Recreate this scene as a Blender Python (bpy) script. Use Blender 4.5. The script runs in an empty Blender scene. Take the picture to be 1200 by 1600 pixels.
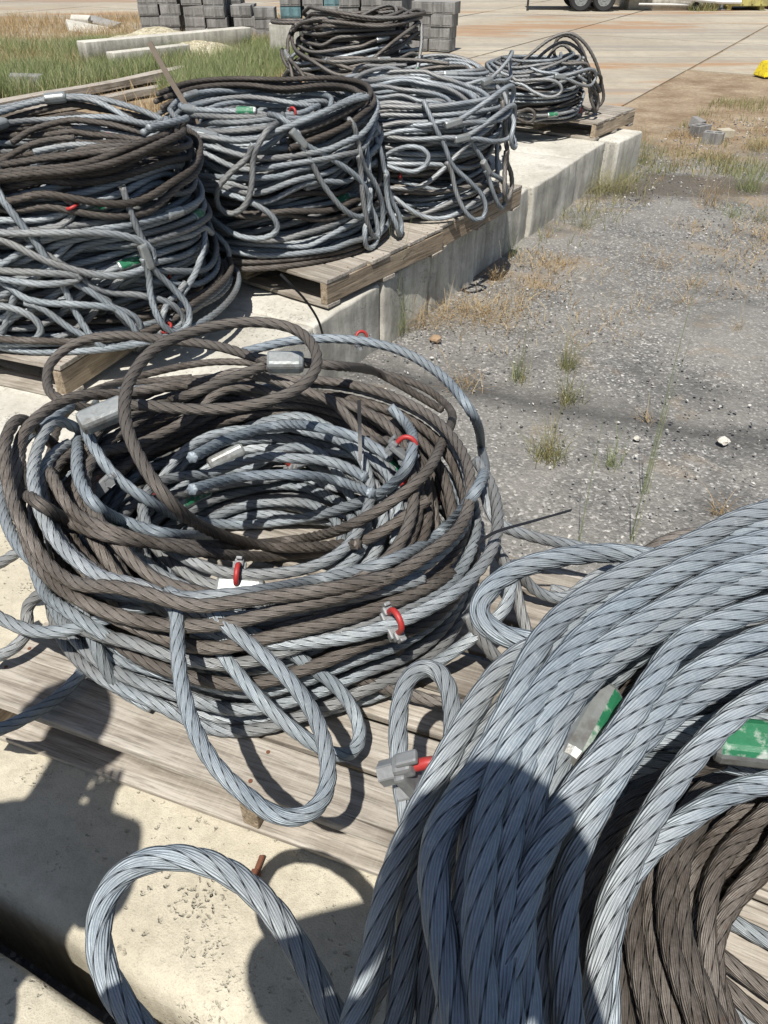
import bpy, bmesh, math, random
import numpy as np
from mathutils import Vector, Matrix, Quaternion
random.seed(7); rng = np.random.default_rng(7)
R_ = math.radians

# ------------------------------------------------------------------ camera, sky, sun, exposure
PITCH = R_(37.2); HC = 1.45; FPX = 1200.0          # z = 0 is the top of the concrete blocks; the yard is 0.355 m lower
GZ = -0.355
scene = bpy.context.scene
cam_d = bpy.data.cameras.new('camera'); cam = bpy.data.objects.new('camera', cam_d)
scene.collection.objects.link(cam); scene.camera = cam
cam_d.sensor_fit = 'VERTICAL'; cam_d.sensor_height = 32.0; cam_d.lens = 32.0*FPX/1600.0
cam_d.clip_start = 0.05; cam_d.clip_end = 600
cam.location = (0, 0, HC); cam.rotation_euler = (math.pi/2-PITCH, 0, 0)
SUN_EL = R_(60.5); SUN_AZ = R_(13.0)               # shadows fall forward and 13 degrees to the right
sd = Vector((math.sin(SUN_AZ)*math.cos(SUN_EL), math.cos(SUN_AZ)*math.cos(SUN_EL), -math.sin(SUN_EL)))
world = bpy.data.worlds.new('World'); scene.world = world; world.use_nodes = True
wn = world.node_tree.nodes; wl = world.node_tree.links
sky = wn.new('ShaderNodeTexSky'); sky.sky_type = 'NISHITA'; sky.sun_disc = False
sky.sun_elevation = SUN_EL; sky.sun_rotation = math.pi + SUN_AZ
sky.air_density = 1.0; sky.dust_density = 1.0
wl.new(sky.outputs[0], wn['Background'].inputs[0]); wn['Background'].inputs[1].default_value = 0.072
sun_d = bpy.data.lights.new('sun', 'SUN'); sun_d.energy = 5.0; sun_d.angle = R_(0.55); sun_d.color = (1.0, 0.955, 0.89)
sun = bpy.data.objects.new('sun', sun_d); scene.collection.objects.link(sun)
sun.rotation_euler = sd.to_track_quat('-Z', 'Y').to_euler(); sun.location = (-2, -6, 12)
scene.view_settings.view_transform = 'Standard'; scene.view_settings.look = 'None'
scene.view_settings.exposure = 0.30; scene.view_settings.gamma = 1.0

def G(px, py, h=0.0):
    """photo pixel + height above the blocks -> world point"""
    u = (px-600)/FPX; v = (py-800)/FPX
    fw = math.cos(PITCH)-v*math.sin(PITCH); dn = math.sin(PITCH)+v*math.cos(PITCH)
    k = (HC-h)/dn
    return Vector((u*k, fw*k, h))

# ------------------------------------------------------------------ object helpers
COL = scene.collection
def tag(o, label=None, cat=None, group=None, kind=None):
    if label: o['label'] = label
    if cat: o['category'] = cat
    if group: o['group'] = group
    if kind: o['kind'] = kind
    return o
def empty(name, loc=(0, 0, 0), rz=0.0):
    o = bpy.data.objects.new(name, None); COL.objects.link(o); o.location = loc; o.rotation_euler = (0, 0, rz)
    o.empty_display_size = 0.1
    return o
def link(name, me, parent=None):
    o = bpy.data.objects.new(name, me); COL.objects.link(o)
    if parent is not None:
        o.parent = parent
    return o
def copy_tree(o, parent=None):
    c = o.copy(); COL.objects.link(c)
    if parent is not None: c.parent = parent
    for ch in list(o.children): copy_tree(ch, c)
    return c
def mesh_np(name, V, F, mats, smooth=True, uv=None, matidx=None):
    """V (n,3); F (m,4) quads or (m,3)"""
    V = np.asarray(V, dtype=np.float32); F = np.asarray(F, dtype=np.int32)
    me = bpy.data.meshes.new(name); k = F.shape[1]
    me.vertices.add(len(V)); me.vertices.foreach_set('co', V.ravel())
    me.loops.add(F.size); me.loops.foreach_set('vertex_index', F.ravel())
    me.polygons.add(len(F))
    me.polygons.foreach_set('loop_start', np.arange(0, F.size, k, dtype=np.int32))
    me.polygons.foreach_set('loop_total', np.full(len(F), k, dtype=np.int32))
    me.polygons.foreach_set('use_smooth', np.full(len(F), smooth))
    if matidx is not None: me.polygons.foreach_set('material_index', np.asarray(matidx, dtype=np.int32))
    if uv is not None:
        l = me.uv_layers.new(name='UVMap'); l.data.foreach_set('uv', np.asarray(uv, dtype=np.float32).ravel())
    for m in (mats if isinstance(mats, (list, tuple)) else [mats]): me.materials.append(m)
    me.update(calc_edges=True); me.validate()
    return me
def bm_mesh(name, bm, mats, smooth=False):
    me = bpy.data.meshes.new(name)
    bmesh.ops.recalc_face_normals(bm, faces=bm.faces)
    bm.to_mesh(me); bm.free()
    for m in (mats if isinstance(mats, (list, tuple)) else [mats]): me.materials.append(m)
    if smooth:
        for p in me.polygons: p.use_smooth = True
    return me
def bx(bm, c, s, rz=0.0, bev=0.0, jit=0.0, M=None, mi=0):
    """box centre c, size s"""
    r = bmesh.ops.create_cube(bm, size=1.0); vs = r['verts']
    for v in vs:
        v.co = Vector((v.co.x*s[0], v.co.y*s[1], v.co.z*s[2]))
        if jit: v.co += Vector((random.uniform(-jit, jit), random.uniform(-jit, jit), random.uniform(-jit, jit)))
    fs = set(f for v in vs for f in v.link_faces)
    if bev:
        es = list(set(e for v in vs for e in v.link_edges))
        rr = bmesh.ops.bevel(bm, geom=es, offset=bev, segments=2, profile=0.6, affect='EDGES')
        vs = list(set(v for f in rr['faces'] for v in f.verts) | set(v for v in vs if v.is_valid))
    T = Matrix.Translation(Vector(c)) @ Matrix.Rotation(rz, 4, 'Z')
    if M is not None: T = M @ T
    for v in vs: v.co = T @ v.co
    if mi:
        for v in vs:
            for f in v.link_faces: f.material_index = mi
    return vs
def cyl(bm, p0, p1, r0, r1=None, seg=16, cap=True, mi=0):
    p0 = Vector(p0); p1 = Vector(p1); r1 = r0 if r1 is None else r1
    d = p1-p0; q = d.to_track_quat('Z', 'Y').to_matrix().to_4x4()
    r = bmesh.ops.create_cone(bm, cap_ends=cap, segments=seg, radius1=r0, radius2=r1, depth=d.length)
    T = Matrix.Translation((p0+p1)/2) @ q
    for v in r['verts']: v.co = T @ v.co
    if mi:
        for v in r['verts']:
            for f in v.link_faces: f.material_index = mi
    return r['verts']

# ------------------------------------------------------------------ materials
class NT:
    def __init__(s, name):
        s.m = bpy.data.materials.new(name); s.m.use_nodes = True
        s.n = s.m.node_tree.nodes; s.l = s.m.node_tree.links
        s.b = s.n['Principled BSDF']
        s.tc = s.n.new('ShaderNodeTexCoord')
    def node(s, t, **kw):
        n = s.n.new(t)
        for k, v in kw.items():
            if k.startswith('i_'): n.inputs[k[2:].replace('_', ' ')].default_value = v
            else: setattr(n, k, v)
        return n
    def link(s, a, b): s.l.new(a, b)
    def mapping(s, src='Object', scale=(1, 1, 1), rot=(0, 0, 0), loc=(0, 0, 0)):
        n = s.n.new('ShaderNodeMapping'); n.inputs['Scale'].default_value = scale
        n.inputs['Rotation'].default_value = rot; n.inputs['Location'].default_value = loc
        s.link(s.tc.outputs[src], n.inputs[0]); return n.outputs[0]
    def noise(s, vec, scale, detail=4, rough=0.55, dist=0.0):
        n = s.n.new('ShaderNodeTexNoise'); n.inputs['Scale'].default_value = scale
        n.inputs['Detail'].default_value = detail; n.inputs['Roughness'].default_value = rough
        n.inputs['Distortion'].default_value = dist; s.link(vec, n.inputs['Vector']); return n.outputs[0]
    def vor(s, vec, scale, feat='F1', out='Distance'):
        n = s.n.new('ShaderNodeTexVoronoi'); n.feature = feat; n.inputs['Scale'].default_value = scale
        s.link(vec, n.inputs['Vector']); return n.outputs[out]
    def ramp(s, fac, pts):
        n = s.n.new('ShaderNodeValToRGB'); e = n.color_ramp.elements
        while len(e) < len(pts): e.new(0.5)
        for i, (p, c) in enumerate(pts):
            e[i].position = p; e[i].color = (*c, 1) if isinstance(c, tuple) else (c, c, c, 1)
        s.link(fac, n.inputs[0]); return n.outputs[0]
    def mix(s, fac, a, b, mode='MIX'):
        n = s.n.new('ShaderNodeMix'); n.data_type = 'RGBA'; n.blend_type = mode
        for sock, v in ((n.inputs[0], fac), (n.inputs[6], a), (n.inputs[7], b)):
            if isinstance(v, (int, float)): sock.default_value = v
            elif isinstance(v, tuple): sock.default_value = (*v, 1)
            else: s.link(v, sock)
        return n.outputs[2]
    def math(s, op, a, b=0.0):
        n = s.n.new('ShaderNodeMath'); n.operation = op
        for sock, v in ((n.inputs[0], a), (n.inputs[1], b)):
            if isinstance(v, (int, float)): sock.default_value = v
            else: s.link(v, sock)
        return n.outputs[0]
    def bump(s, h, dist, strength=1.0, normal=None):
        n = s.n.new('ShaderNodeBump'); n.inputs['Distance'].default_value = dist; n.inputs['Strength'].default_value = strength
        s.link(h, n.inputs['Height'])
        if normal is not None: s.link(normal, n.inputs['Normal'])
        return n.outputs[0]
    def out(s, col=None, rough=0.8, metal=0.0, normal=None, spec=None):
        for sock, v in (('Base Color', col), ('Roughness', rough), ('Metallic', metal), ('Normal', normal)):
            if v is None: continue
            if isinstance(v, (int, float)): s.b.inputs[sock].default_value = v
            elif isinstance(v, tuple): s.b.inputs[sock].default_value = (*v, 1)
            else: s.link(v, s.b.inputs[sock])
        if spec is not None: s.b.inputs['Specular IOR Level'].default_value = spec
        return s.m

PITCHLEN = 0.215
def rope_mat(name, c0, c1, c2, metal, rough, wires=True, rgroove=0.004, alt=(0.225, 0.215, 0.20), spot=(0.13, 0.105, 0.08)):
    t = NT(name)
    uvn = t.node('ShaderNodeSeparateXYZ'); t.link(t.tc.outputs['UV'], uvn.inputs[0])
    geo = t.n.new('ShaderNodeNewGeometry'); oi = t.n.new('ShaderNodeObjectInfo')
    pos = geo.outputs['Position']
    n1 = t.noise(pos, 9, 4, 0.6); n2 = t.noise(pos, 160, 3, 0.6)
    f = t.math('ADD', t.math('MULTIPLY', n1, 0.75), t.math('MULTIPLY', n2, 0.35))
    f = t.math('ADD', f, t.math('MULTIPLY', oi.outputs['Random'], 0.22))
    col = t.ramp(f, [(0.42, c0), (0.62, c1), (0.86, c2)])
    # each strand a little different along the lay
    strand = t.math('FLOOR', t.math('MULTIPLY', uvn.outputs[0], 6.0))
    wn_ = t.node('ShaderNodeTexWhiteNoise', noise_dimensions='1D'); t.link(strand, wn_.inputs['W'])
    col = t.mix(t.math('MULTIPLY', wn_.outputs[0], 0.18), col, (0.09, 0.085, 0.08))
    along = t.node('ShaderNodeTexNoise', noise_dimensions='2D'); cv = t.node('ShaderNodeCombineXYZ'); t.link(t.math('MULTIPLY', uvn.outputs[1], 1.1), cv.inputs[0]); t.link(t.math('MULTIPLY', oi.outputs['Random'], 50.0), cv.inputs[1])
    along.inputs['Scale'].default_value = 1.0; along.inputs['Detail'].default_value = 5; t.link(cv.outputs[0], along.inputs['Vector'])
    col = t.mix(t.math('MULTIPLY', t.ramp(along.outputs[0], [(0.47, 0.0), (0.62, 1.0)]), 0.75), col, alt)
    spots = t.ramp(t.noise(pos, 55, 5, 0.7), [(0.60, 0.0), (0.70, 1.0)])
    col = t.mix(t.math('MULTIPLY', spots, 0.45), col, spot)
    # shade painted into the colour of the strand grooves, and the groove relief itself
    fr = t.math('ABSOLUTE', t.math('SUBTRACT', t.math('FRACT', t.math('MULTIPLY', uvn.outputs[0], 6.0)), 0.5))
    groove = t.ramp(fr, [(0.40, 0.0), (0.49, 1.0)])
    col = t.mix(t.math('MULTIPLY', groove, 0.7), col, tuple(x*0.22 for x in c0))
    prof = t.math('SQRT', t.math('MAXIMUM', t.math('SUBTRACT', 1.0, t.math('MULTIPLY', t.math('MULTIPLY', fr, fr), 3.9)), 0.0))
    nrm = t.bump(prof, rgroove, 1.0)
    if wires:
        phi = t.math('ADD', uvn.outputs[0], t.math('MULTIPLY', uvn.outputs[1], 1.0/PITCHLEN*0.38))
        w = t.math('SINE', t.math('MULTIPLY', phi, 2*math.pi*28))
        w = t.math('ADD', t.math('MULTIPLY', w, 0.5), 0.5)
        wire_gap_dark = t.math('MULTIPLY', t.math('SUBTRACT', 1.0, w), 0.32)  # colour goes darker in the gaps between the wires
        col = t.mix(wire_gap_dark, col, tuple(x*0.35 for x in c0))
        nrm = t.bump(w, 0.0009, 0.8, nrm)
        nrm = t.bump(n2, 0.0008, 0.6, nrm)
    return t.out(col, rough, metal, nrm, 0.4)
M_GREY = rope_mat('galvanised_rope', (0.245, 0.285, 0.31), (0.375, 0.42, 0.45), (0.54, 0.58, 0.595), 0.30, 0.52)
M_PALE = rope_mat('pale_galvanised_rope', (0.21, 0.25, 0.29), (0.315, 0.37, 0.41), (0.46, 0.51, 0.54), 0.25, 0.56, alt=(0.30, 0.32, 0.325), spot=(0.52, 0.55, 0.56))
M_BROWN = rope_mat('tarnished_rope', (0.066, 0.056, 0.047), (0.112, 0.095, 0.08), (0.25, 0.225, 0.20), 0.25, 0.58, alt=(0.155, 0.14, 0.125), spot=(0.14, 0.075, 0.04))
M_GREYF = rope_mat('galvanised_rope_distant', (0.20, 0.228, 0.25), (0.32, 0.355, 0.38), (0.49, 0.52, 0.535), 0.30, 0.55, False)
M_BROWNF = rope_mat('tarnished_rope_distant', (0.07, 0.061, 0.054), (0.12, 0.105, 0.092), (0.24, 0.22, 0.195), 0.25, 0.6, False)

def simple(name, c, rough=0.5, metal=0.0, var=0.25, scale=30, bump=0.0, spec=None, dirt=None, dirtamt=0.5):
    t = NT(name); v = t.tc.outputs['Object']
    n = t.noise(v, scale, 5, 0.6)
    col = t.mix(n, tuple(x*(1-var) for x in c), tuple(min(1, x*(1+var)) for x in c))
    if dirt:
        d = t.ramp(t.noise(v, scale*0.6, 6, 0.65), [(0.5, 0.0), (0.62, dirtamt)])
        col = t.mix(d, col, dirt)
    nrm = t.bump(n, bump) if bump else None
    return t.out(col, rough, metal, nrm, spec)
M_FERR = simple('pressed_alloy', (0.33, 0.35, 0.345), 0.42, 0.5, 0.3, 40, 0.0012, None, (0.16, 0.14, 0.12), 0.6)
M_GREENP = simple('green_marker_paint', (0.02, 0.15, 0.07), 0.45, 0.0, 0.3, 60, 0.001, None, (0.42, 0.45, 0.42), 0.9)
M_RED = simple('red_painted_steel', (0.36, 0.03, 0.028), 0.5, 0.0, 0.3, 60, 0.0008, None, (0.16, 0.05, 0.03), 0.7)
M_CLIP = simple('galvanised_casting', (0.23, 0.24, 0.245), 0.6, 0.4, 0.25, 80, 0.001)
M_OLDBAR = simple('weathered_bar', (0.13, 0.105, 0.08), 0.85, 0.0, 0.3, 30, 0.002)
M_TIE = simple('black_plastic', (0.016, 0.016, 0.017), 0.35, 0.0)
M_RUST = simple('rusty_steel', (0.16, 0.065, 0.035), 0.8, 0.1, 0.4, 60, 0.002)
M_DARKST = simple('dark_steel', (0.05, 0.05, 0.05), 0.5, 0.4)
M_RUBBER = simple('tyre_rubber', (0.02, 0.02, 0.02), 0.8)
M_WHITEP = simple('white_paint', (0.6, 0.6, 0.58), 0.5)
M_YEL = simple('yellow_paint', (0.75, 0.58, 0.02), 0.45, dirt=(0.2, 0.16, 0.05))
M_OLIVE = simple('faded_yellow_paint', (0.42, 0.38, 0.13), 0.6, dirt=(0.14, 0.1, 0.05), scale=4)
M_MAROON = simple('maroon_paint', (0.14, 0.03, 0.03), 0.6, scale=4)

def wood_mat(name, axis, c0, c1, c2):
    t = NT(name); oi = t.n.new('ShaderNodeObjectInfo')
    sc = [1, 1, 1]; sc = [22, 22, 22]; sc[axis] = 1.2
    mp = t.mapping('Object', tuple(sc))
    add = t.node('ShaderNodeVectorMath', operation='ADD'); cmb = t.node('ShaderNodeCombineXYZ')
    r37 = t.math('MULTIPLY', oi.outputs['Random'], 37.0)
    for i in range(3): t.link(r37, cmb.inputs[i])
    t.link(mp, add.inputs[0]); t.link(cmb.outputs[0], add.inputs[1]); v = add.outputs[0]
    g = t.noise(v, 2.2, 6, 0.65, 0.6)
    fine = t.noise(v, 9, 4, 0.7)
    col = t.ramp(g, [(0.30, c0), (0.5, c1), (0.72, c2)])
    col = t.mix(t.math('MULTIPLY', t.ramp(fine, [(0.35, 1.0), (0.52, 0.0)]), 0.55), col, tuple(x*0.55 for x in c0))
    sc2 = [60, 60, 60]; sc2[axis] = 260
    saw = t.noise(t.mapping('Object', tuple([9 if i != axis else 120 for i in range(3)])), 1.0, 2, 0.5)
    col = t.mix(t.math('MULTIPLY', t.ramp(saw, [(0.5, 0.0), (0.68, 1.0)]), 0.07), col, tuple(min(1, x*1.25) for x in c2))
    blot = t.noise(t.tc.outputs['Object'], 4.5, 5, 0.6)
    col = t.mix(t.math('MULTIPLY', t.ramp(blot, [(0.52, 0.0), (0.68, 1.0)]), 0.4), col, (0.13, 0.105, 0.08))
    sc3 = [70, 70, 70]; sc3[axis] = 1.6
    mc = t.node('ShaderNodeVectorMath', operation='ADD'); t.link(t.mapping('Object', tuple(sc3)), mc.inputs[0]); t.link(cmb.outputs[0], mc.inputs[1])
    crk = t.noise(mc.outputs[0], 0.9, 3, 0.5, 0.8); crack = t.ramp(crk, [(0.30, 1.0), (0.345, 0.0)])
    col = t.mix(t.math('MULTIPLY', crack, 0.8), col, (0.045, 0.035, 0.025))
    hs = t.node('ShaderNodeHueSaturation'); t.link(col, hs.inputs['Color'])
    t.link(t.math('ADD', 0.82, t.math('MULTIPLY', oi.outputs['Random'], 0.34)), hs.inputs['Value'])
    nrm = t.bump(t.math('ADD', g, t.math('MULTIPLY', fine, 0.5)), 0.004, 0.7)
    return t.out(hs.outputs[0], 0.85, 0.0, nrm, 0.25)
M_WX = wood_mat('weathered_plank', 0, (0.19, 0.165, 0.135), (0.36, 0.325, 0.275), (0.50, 0.465, 0.41))
M_WY = wood_mat('weathered_stringer', 1, (0.17, 0.13, 0.09), (0.34, 0.27, 0.19), (0.50, 0.42, 0.32))

def concrete_mat(name, c0, c1, stain, pits=True):
    t = NT(name); geo = t.n.new('ShaderNodeNewGeometry'); p = geo.outputs['Position']
    a = t.noise(p, 2.2, 6, 0.62, 0.3); b = t.noise(p, 34, 5, 0.7); c = t.noise(p, 300, 3, 0.6)
    col = t.ramp(a, [(0.3, c0), (0.62, c1)])
    col = t.mix(t.math('MULTIPLY', t.ramp(b, [(0.36, 1.0), (0.55, 0.0)]), 0.30), col, tuple(x*0.62 for x in c0))
    col = t.mix(t.math('MULTIPLY', t.ramp(c, [(0.36, 1.0), (0.5, 0.0)]), 0.35), col, tuple(x*0.6 for x in c0))
    st = t.noise(p, 1.3, 6, 0.7, 0.8)
    col = t.mix(t.math('MULTIPLY', t.ramp(st, [(0.55, 0.0), (0.72, 1.0)]), 0.5), col, stain)
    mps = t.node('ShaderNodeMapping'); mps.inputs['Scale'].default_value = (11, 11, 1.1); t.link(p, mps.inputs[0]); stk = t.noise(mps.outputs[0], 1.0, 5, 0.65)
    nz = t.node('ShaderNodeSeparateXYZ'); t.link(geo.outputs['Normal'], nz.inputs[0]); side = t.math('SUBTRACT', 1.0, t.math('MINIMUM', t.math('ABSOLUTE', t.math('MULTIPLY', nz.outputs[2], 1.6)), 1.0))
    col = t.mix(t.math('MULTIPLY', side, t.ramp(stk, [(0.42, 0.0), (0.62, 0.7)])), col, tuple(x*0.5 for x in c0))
    nrm = t.bump(c, 0.0022, 0.6); nrm = t.bump(b, 0.006, 0.5, nrm)
    if pits:
        dn_ = t.node('ShaderNodeTexNoise'); dn_.inputs['Scale'].default_value = 45; dn_.inputs['Detail'].default_value = 4; t.link(p, dn_.inputs['Vector'])
        vm = t.node('ShaderNodeVectorMath', operation='MULTIPLY_ADD'); t.link(dn_.outputs['Color'], vm.inputs[0]); vm.inputs[1].default_value = (0.035, 0.035, 0.035); t.link(p, vm.inputs[2]); p = vm.outputs[0]
        v = t.vor(p, 42); m = t.noise(p, 3.0, 3, 0.5)
        pm = t.math('MULTIPLY', t.ramp(v, [(0.0, 1.0), (0.22, 0.0)]), t.ramp(m, [(0.46, 0.0), (0.56, 1.0)]))
        nrm = t.bump(t.math('SUBTRACT', 1.0, pm), 0.010, 0.8, nrm)
        col = t.mix(t.math('MULTIPLY', pm, 0.4), col, tuple(x*0.6 for x in c0))
    if pits:
        v2 = t.vor(p, 95); m2 = t.noise(p, 5.0, 4, 0.6); pm2 = t.math('MULTIPLY', t.ramp(v2, [(0.10, 1.0), (0.40, 0.0)]), t.ramp(m2, [(0.54, 0.0), (0.64, 1.0)]))
        nrm = t.bump(t.math('SUBTRACT', 1.0, pm2), 0.006, 0.9, nrm); col = t.mix(t.math('MULTIPLY', pm2, 0.35), col, tuple(x*0.55 for x in c0))
        lime = t.ramp(t.noise(p, 6.5, 6, 0.7, 0.4), [(0.55, 0.0), (0.68, 0.4)]); col = t.mix(lime, col, tuple(min(1, x*1.15) for x in c1))
    return t.out(col, 0.9, 0.0, nrm, 0.2)
M_CONC = concrete_mat('cream_concrete', (0.42, 0.38, 0.29), (0.58, 0.54, 0.43), (0.33, 0.29, 0.22))
M_CONCW = concrete_mat('pale_concrete', (0.44, 0.42, 0.36), (0.63, 0.61, 0.54), (0.30, 0.28, 0.24))
M_BLOCK = concrete_mat('grey_block', (0.20, 0.195, 0.185), (0.34, 0.335, 0.32), (0.15, 0.14, 0.13), False)
M_BLOCKT = concrete_mat('teal_stained_block', (0.10, 0.20, 0.22), (0.19, 0.30, 0.32), (0.2, 0.2, 0.19), False)

# ------------------------------------------------------------------ the yard
def ground_mat():
    t = NT('yard_surface'); geo = t.n.new('ShaderNodeNewGeometry'); p = geo.outputs['Position']
    sx = t.node('ShaderNodeSeparateXYZ'); t.link(p, sx.inputs[0]); X, Y = sx.outputs[0], sx.outputs[1]
    big = t.noise(p, 0.5, 5, 0.6); mid = t.noise(p, 2.0, 5, 0.65); fine = t.noise(p, 26, 4, 0.7)
    # gravel
    vn = t.node('ShaderNodeTexVoronoi', feature='F1'); vn.inputs['Scale'].default_value = 95; t.link(p, vn.inputs['Vector'])
    vc = t.node('ShaderNodeSeparateColor'); t.link(vn.outputs['Color'], vc.inputs[0])
    gcol = t.ramp(vc.outputs[0], [(0.0, (0.095, 0.093, 0.090)), (0.5, (0.165, 0.163, 0.158)), (0.85, (0.235, 0.233, 0.227)), (0.975, (0.50, 0.49, 0.47))])
    gcol = t.mix(t.ramp(fine, [(0.35, 0.55), (0.6, 0.0)]), gcol, (0.055, 0.054, 0.052))
    dusty = t.mix(t.math('MULTIPLY', t.ramp(mid, [(0.36, 0.0), (0.62, 1.0)]), 0.62), gcol, (0.235, 0.228, 0.212))
    dark = t.ramp(t.noise(p, 0.9, 4, 0.6, 0.5), [(0.54, 0.0), (0.66, 0.6)])
    gravel = t.mix(dark, dusty, (0.065, 0.065, 0.064))
    # dark worn strip across the gravel
    d = t.math('ADD', t.math('ADD', Y, t.math('MULTIPLY', X, 0.38)), t.math('MULTIPLY', t.math('SUBTRACT', mid, 0.5), 0.35))
    band = t.math('SUBTRACT', 1.0, t.math('MINIMUM', t.math('ABSOLUTE', t.math('MULTIPLY', t.math('SUBTRACT', d, 3.55), 5.0)), 1.0))
    gravel = t.mix(t.math('MULTIPLY', band, 0.8), gravel, (0.05, 0.05, 0.05))
    # tan soil patches among the gravel
    soil = t.mix(fine, (0.16, 0.115, 0.07), (0.34, 0.27, 0.185))
    sp = t.ramp(t.math('ADD', t.noise(p, 1.1, 5, 0.65, 0.6), t.math('MULTIPLY', t.math('SUBTRACT', Y, 5.0), 0.018)), [(0.55, 0.0), (0.68, 0.8)])
    gravel = t.mix(sp, gravel, soil)
    dirt = t.mix(t.ramp(t.noise(p, 2.2, 6, 0.7), [(0.35, 0.0), (0.65, 1.0)]), (0.20, 0.135, 0.08), (0.40, 0.32, 0.22))
    dirt = t.mix(t.ramp(fine, [(0.4, 0.5), (0.6, 0.0)]), dirt, (0.15, 0.115, 0.075))
    px_ = Gg(1050, 292); ex = t.math('DIVIDE', t.math('SUBTRACT', X, px_.x), 1.1); ey = t.math('DIVIDE', t.math('SUBTRACT', Y, px_.y), 0.5)
    rr = t.math('ADD', t.math('SQRT', t.math('ADD', t.math('MULTIPLY', ex, ex), t.math('MULTIPLY', ey, ey))), t.math('MULTIPLY', t.math('SUBTRACT', mid, 0.5), 2.2))
    gravel = t.mix(t.ramp(rr, [(0.55, 0.75), (1.0, 0.0)]), gravel, (0.075, 0.062, 0.048))
    gravel = t.mix(1.0, gravel, (1.08, 1.07, 1.04), 'MULTIPLY')
    # gravel -> dirt past ~8.5 m, and left of the blocks
    bnd = t.math('ADD', t.math('SUBTRACT', Y, 8.6), t.math('MULTIPLY', t.math('SUBTRACT', big, 0.5), 5.0))
    bnd = t.math('ADD', bnd, t.math('MULTIPLY', t.math('SUBTRACT', mid, 0.5), 1.6))
    f1 = t.ramp(t.math('ADD', t.math('MULTIPLY', bnd, 0.5), 0.5), [(0.3, 0.0), (0.7, 1.0)])
    col = t.mix(f1, gravel, dirt)
    h = t.math('ADD', t.math('MULTIPLY', t.math('SUBTRACT', 1.0, vn.outputs['Distance']), 0.7), fine)
    nrm = t.bump(h, 0.006, 0.9); nrm = t.bump(mid, 0.05, 0.6, nrm)
    return t.out(col, 0.9, 0.0, nrm, 0.25)
def pavement_mat():
    t = NT('old_concrete_pavement'); geo = t.n.new('ShaderNodeNewGeometry'); p = geo.outputs['Position']
    sx = t.node('ShaderNodeSeparateXYZ'); t.link(p, sx.inputs[0]); X, Y = sx.outputs[0], sx.outputs[1]
    a = t.noise(p, 0.35, 6, 0.6, 0.4); b = t.noise(p, 7, 5, 0.7); c = t.noise(p, 60, 3, 0.6)
    col = t.ramp(a, [(0.35, (0.35, 0.305, 0.23)), (0.65, (0.46, 0.415, 0.325))])
    col = t.mix(t.ramp(b, [(0.38, 0.35), (0.56, 0.0)]), col, (0.25, 0.22, 0.175))
    col = t.mix(t.ramp(c, [(0.38, 0.25), (0.52, 0.0)]), col, (0.2, 0.17, 0.14))
    # rust-brown soil washed across the slabs
    mp = t.node('ShaderNodeMapping'); mp.inputs['Scale'].default_value = (0.16, 0.55, 1); mp.inputs['Rotation'].default_value = (0, 0, R_(8)); t.link(p, mp.inputs[0])
    w = t.noise(mp.outputs[0], 1.15, 7, 0.62, 0.3)
    near = t.ramp(t.math('MULTIPLY', t.math('SUBTRACT', Y, 9.0), 0.12), [(0.0, 0.10), (0.9, 0.0)])
    col = t.mix(t.ramp(t.math('ADD', w, near), [(0.54, 0.0), (0.62, 0.85)]), col, (0.33, 0.20, 0.11))
    # grey tyre-worn lane arcs
    mp2 = t.node('ShaderNodeMapping'); mp2.inputs['Scale'].default_value = (0.05, 1.7, 1); mp2.inputs['Rotation'].default_value = (0, 0, R_(-9)); t.link(p, mp2.inputs[0])
    tr = t.noise(mp2.outputs[0], 1.4, 4, 0.6, 0.2)
    col = t.mix(t.math('MULTIPLY', t.ramp(tr, [(0.47, 0.0), (0.62, 1.0)]), 0.6), col, (0.235, 0.22, 0.20))
    nrm = t.bump(b, 0.01, 0.5)
    return t.out(col, 0.9, 0.0, nrm, 0.2)
def Gg(px, py): return G(px, py, GZ)
M_GROUND = ground_mat(); M_PAVE = pavement_mat()
M_GAP = simple('joint_soil', (0.12, 0.085, 0.055), 0.95)

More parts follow.
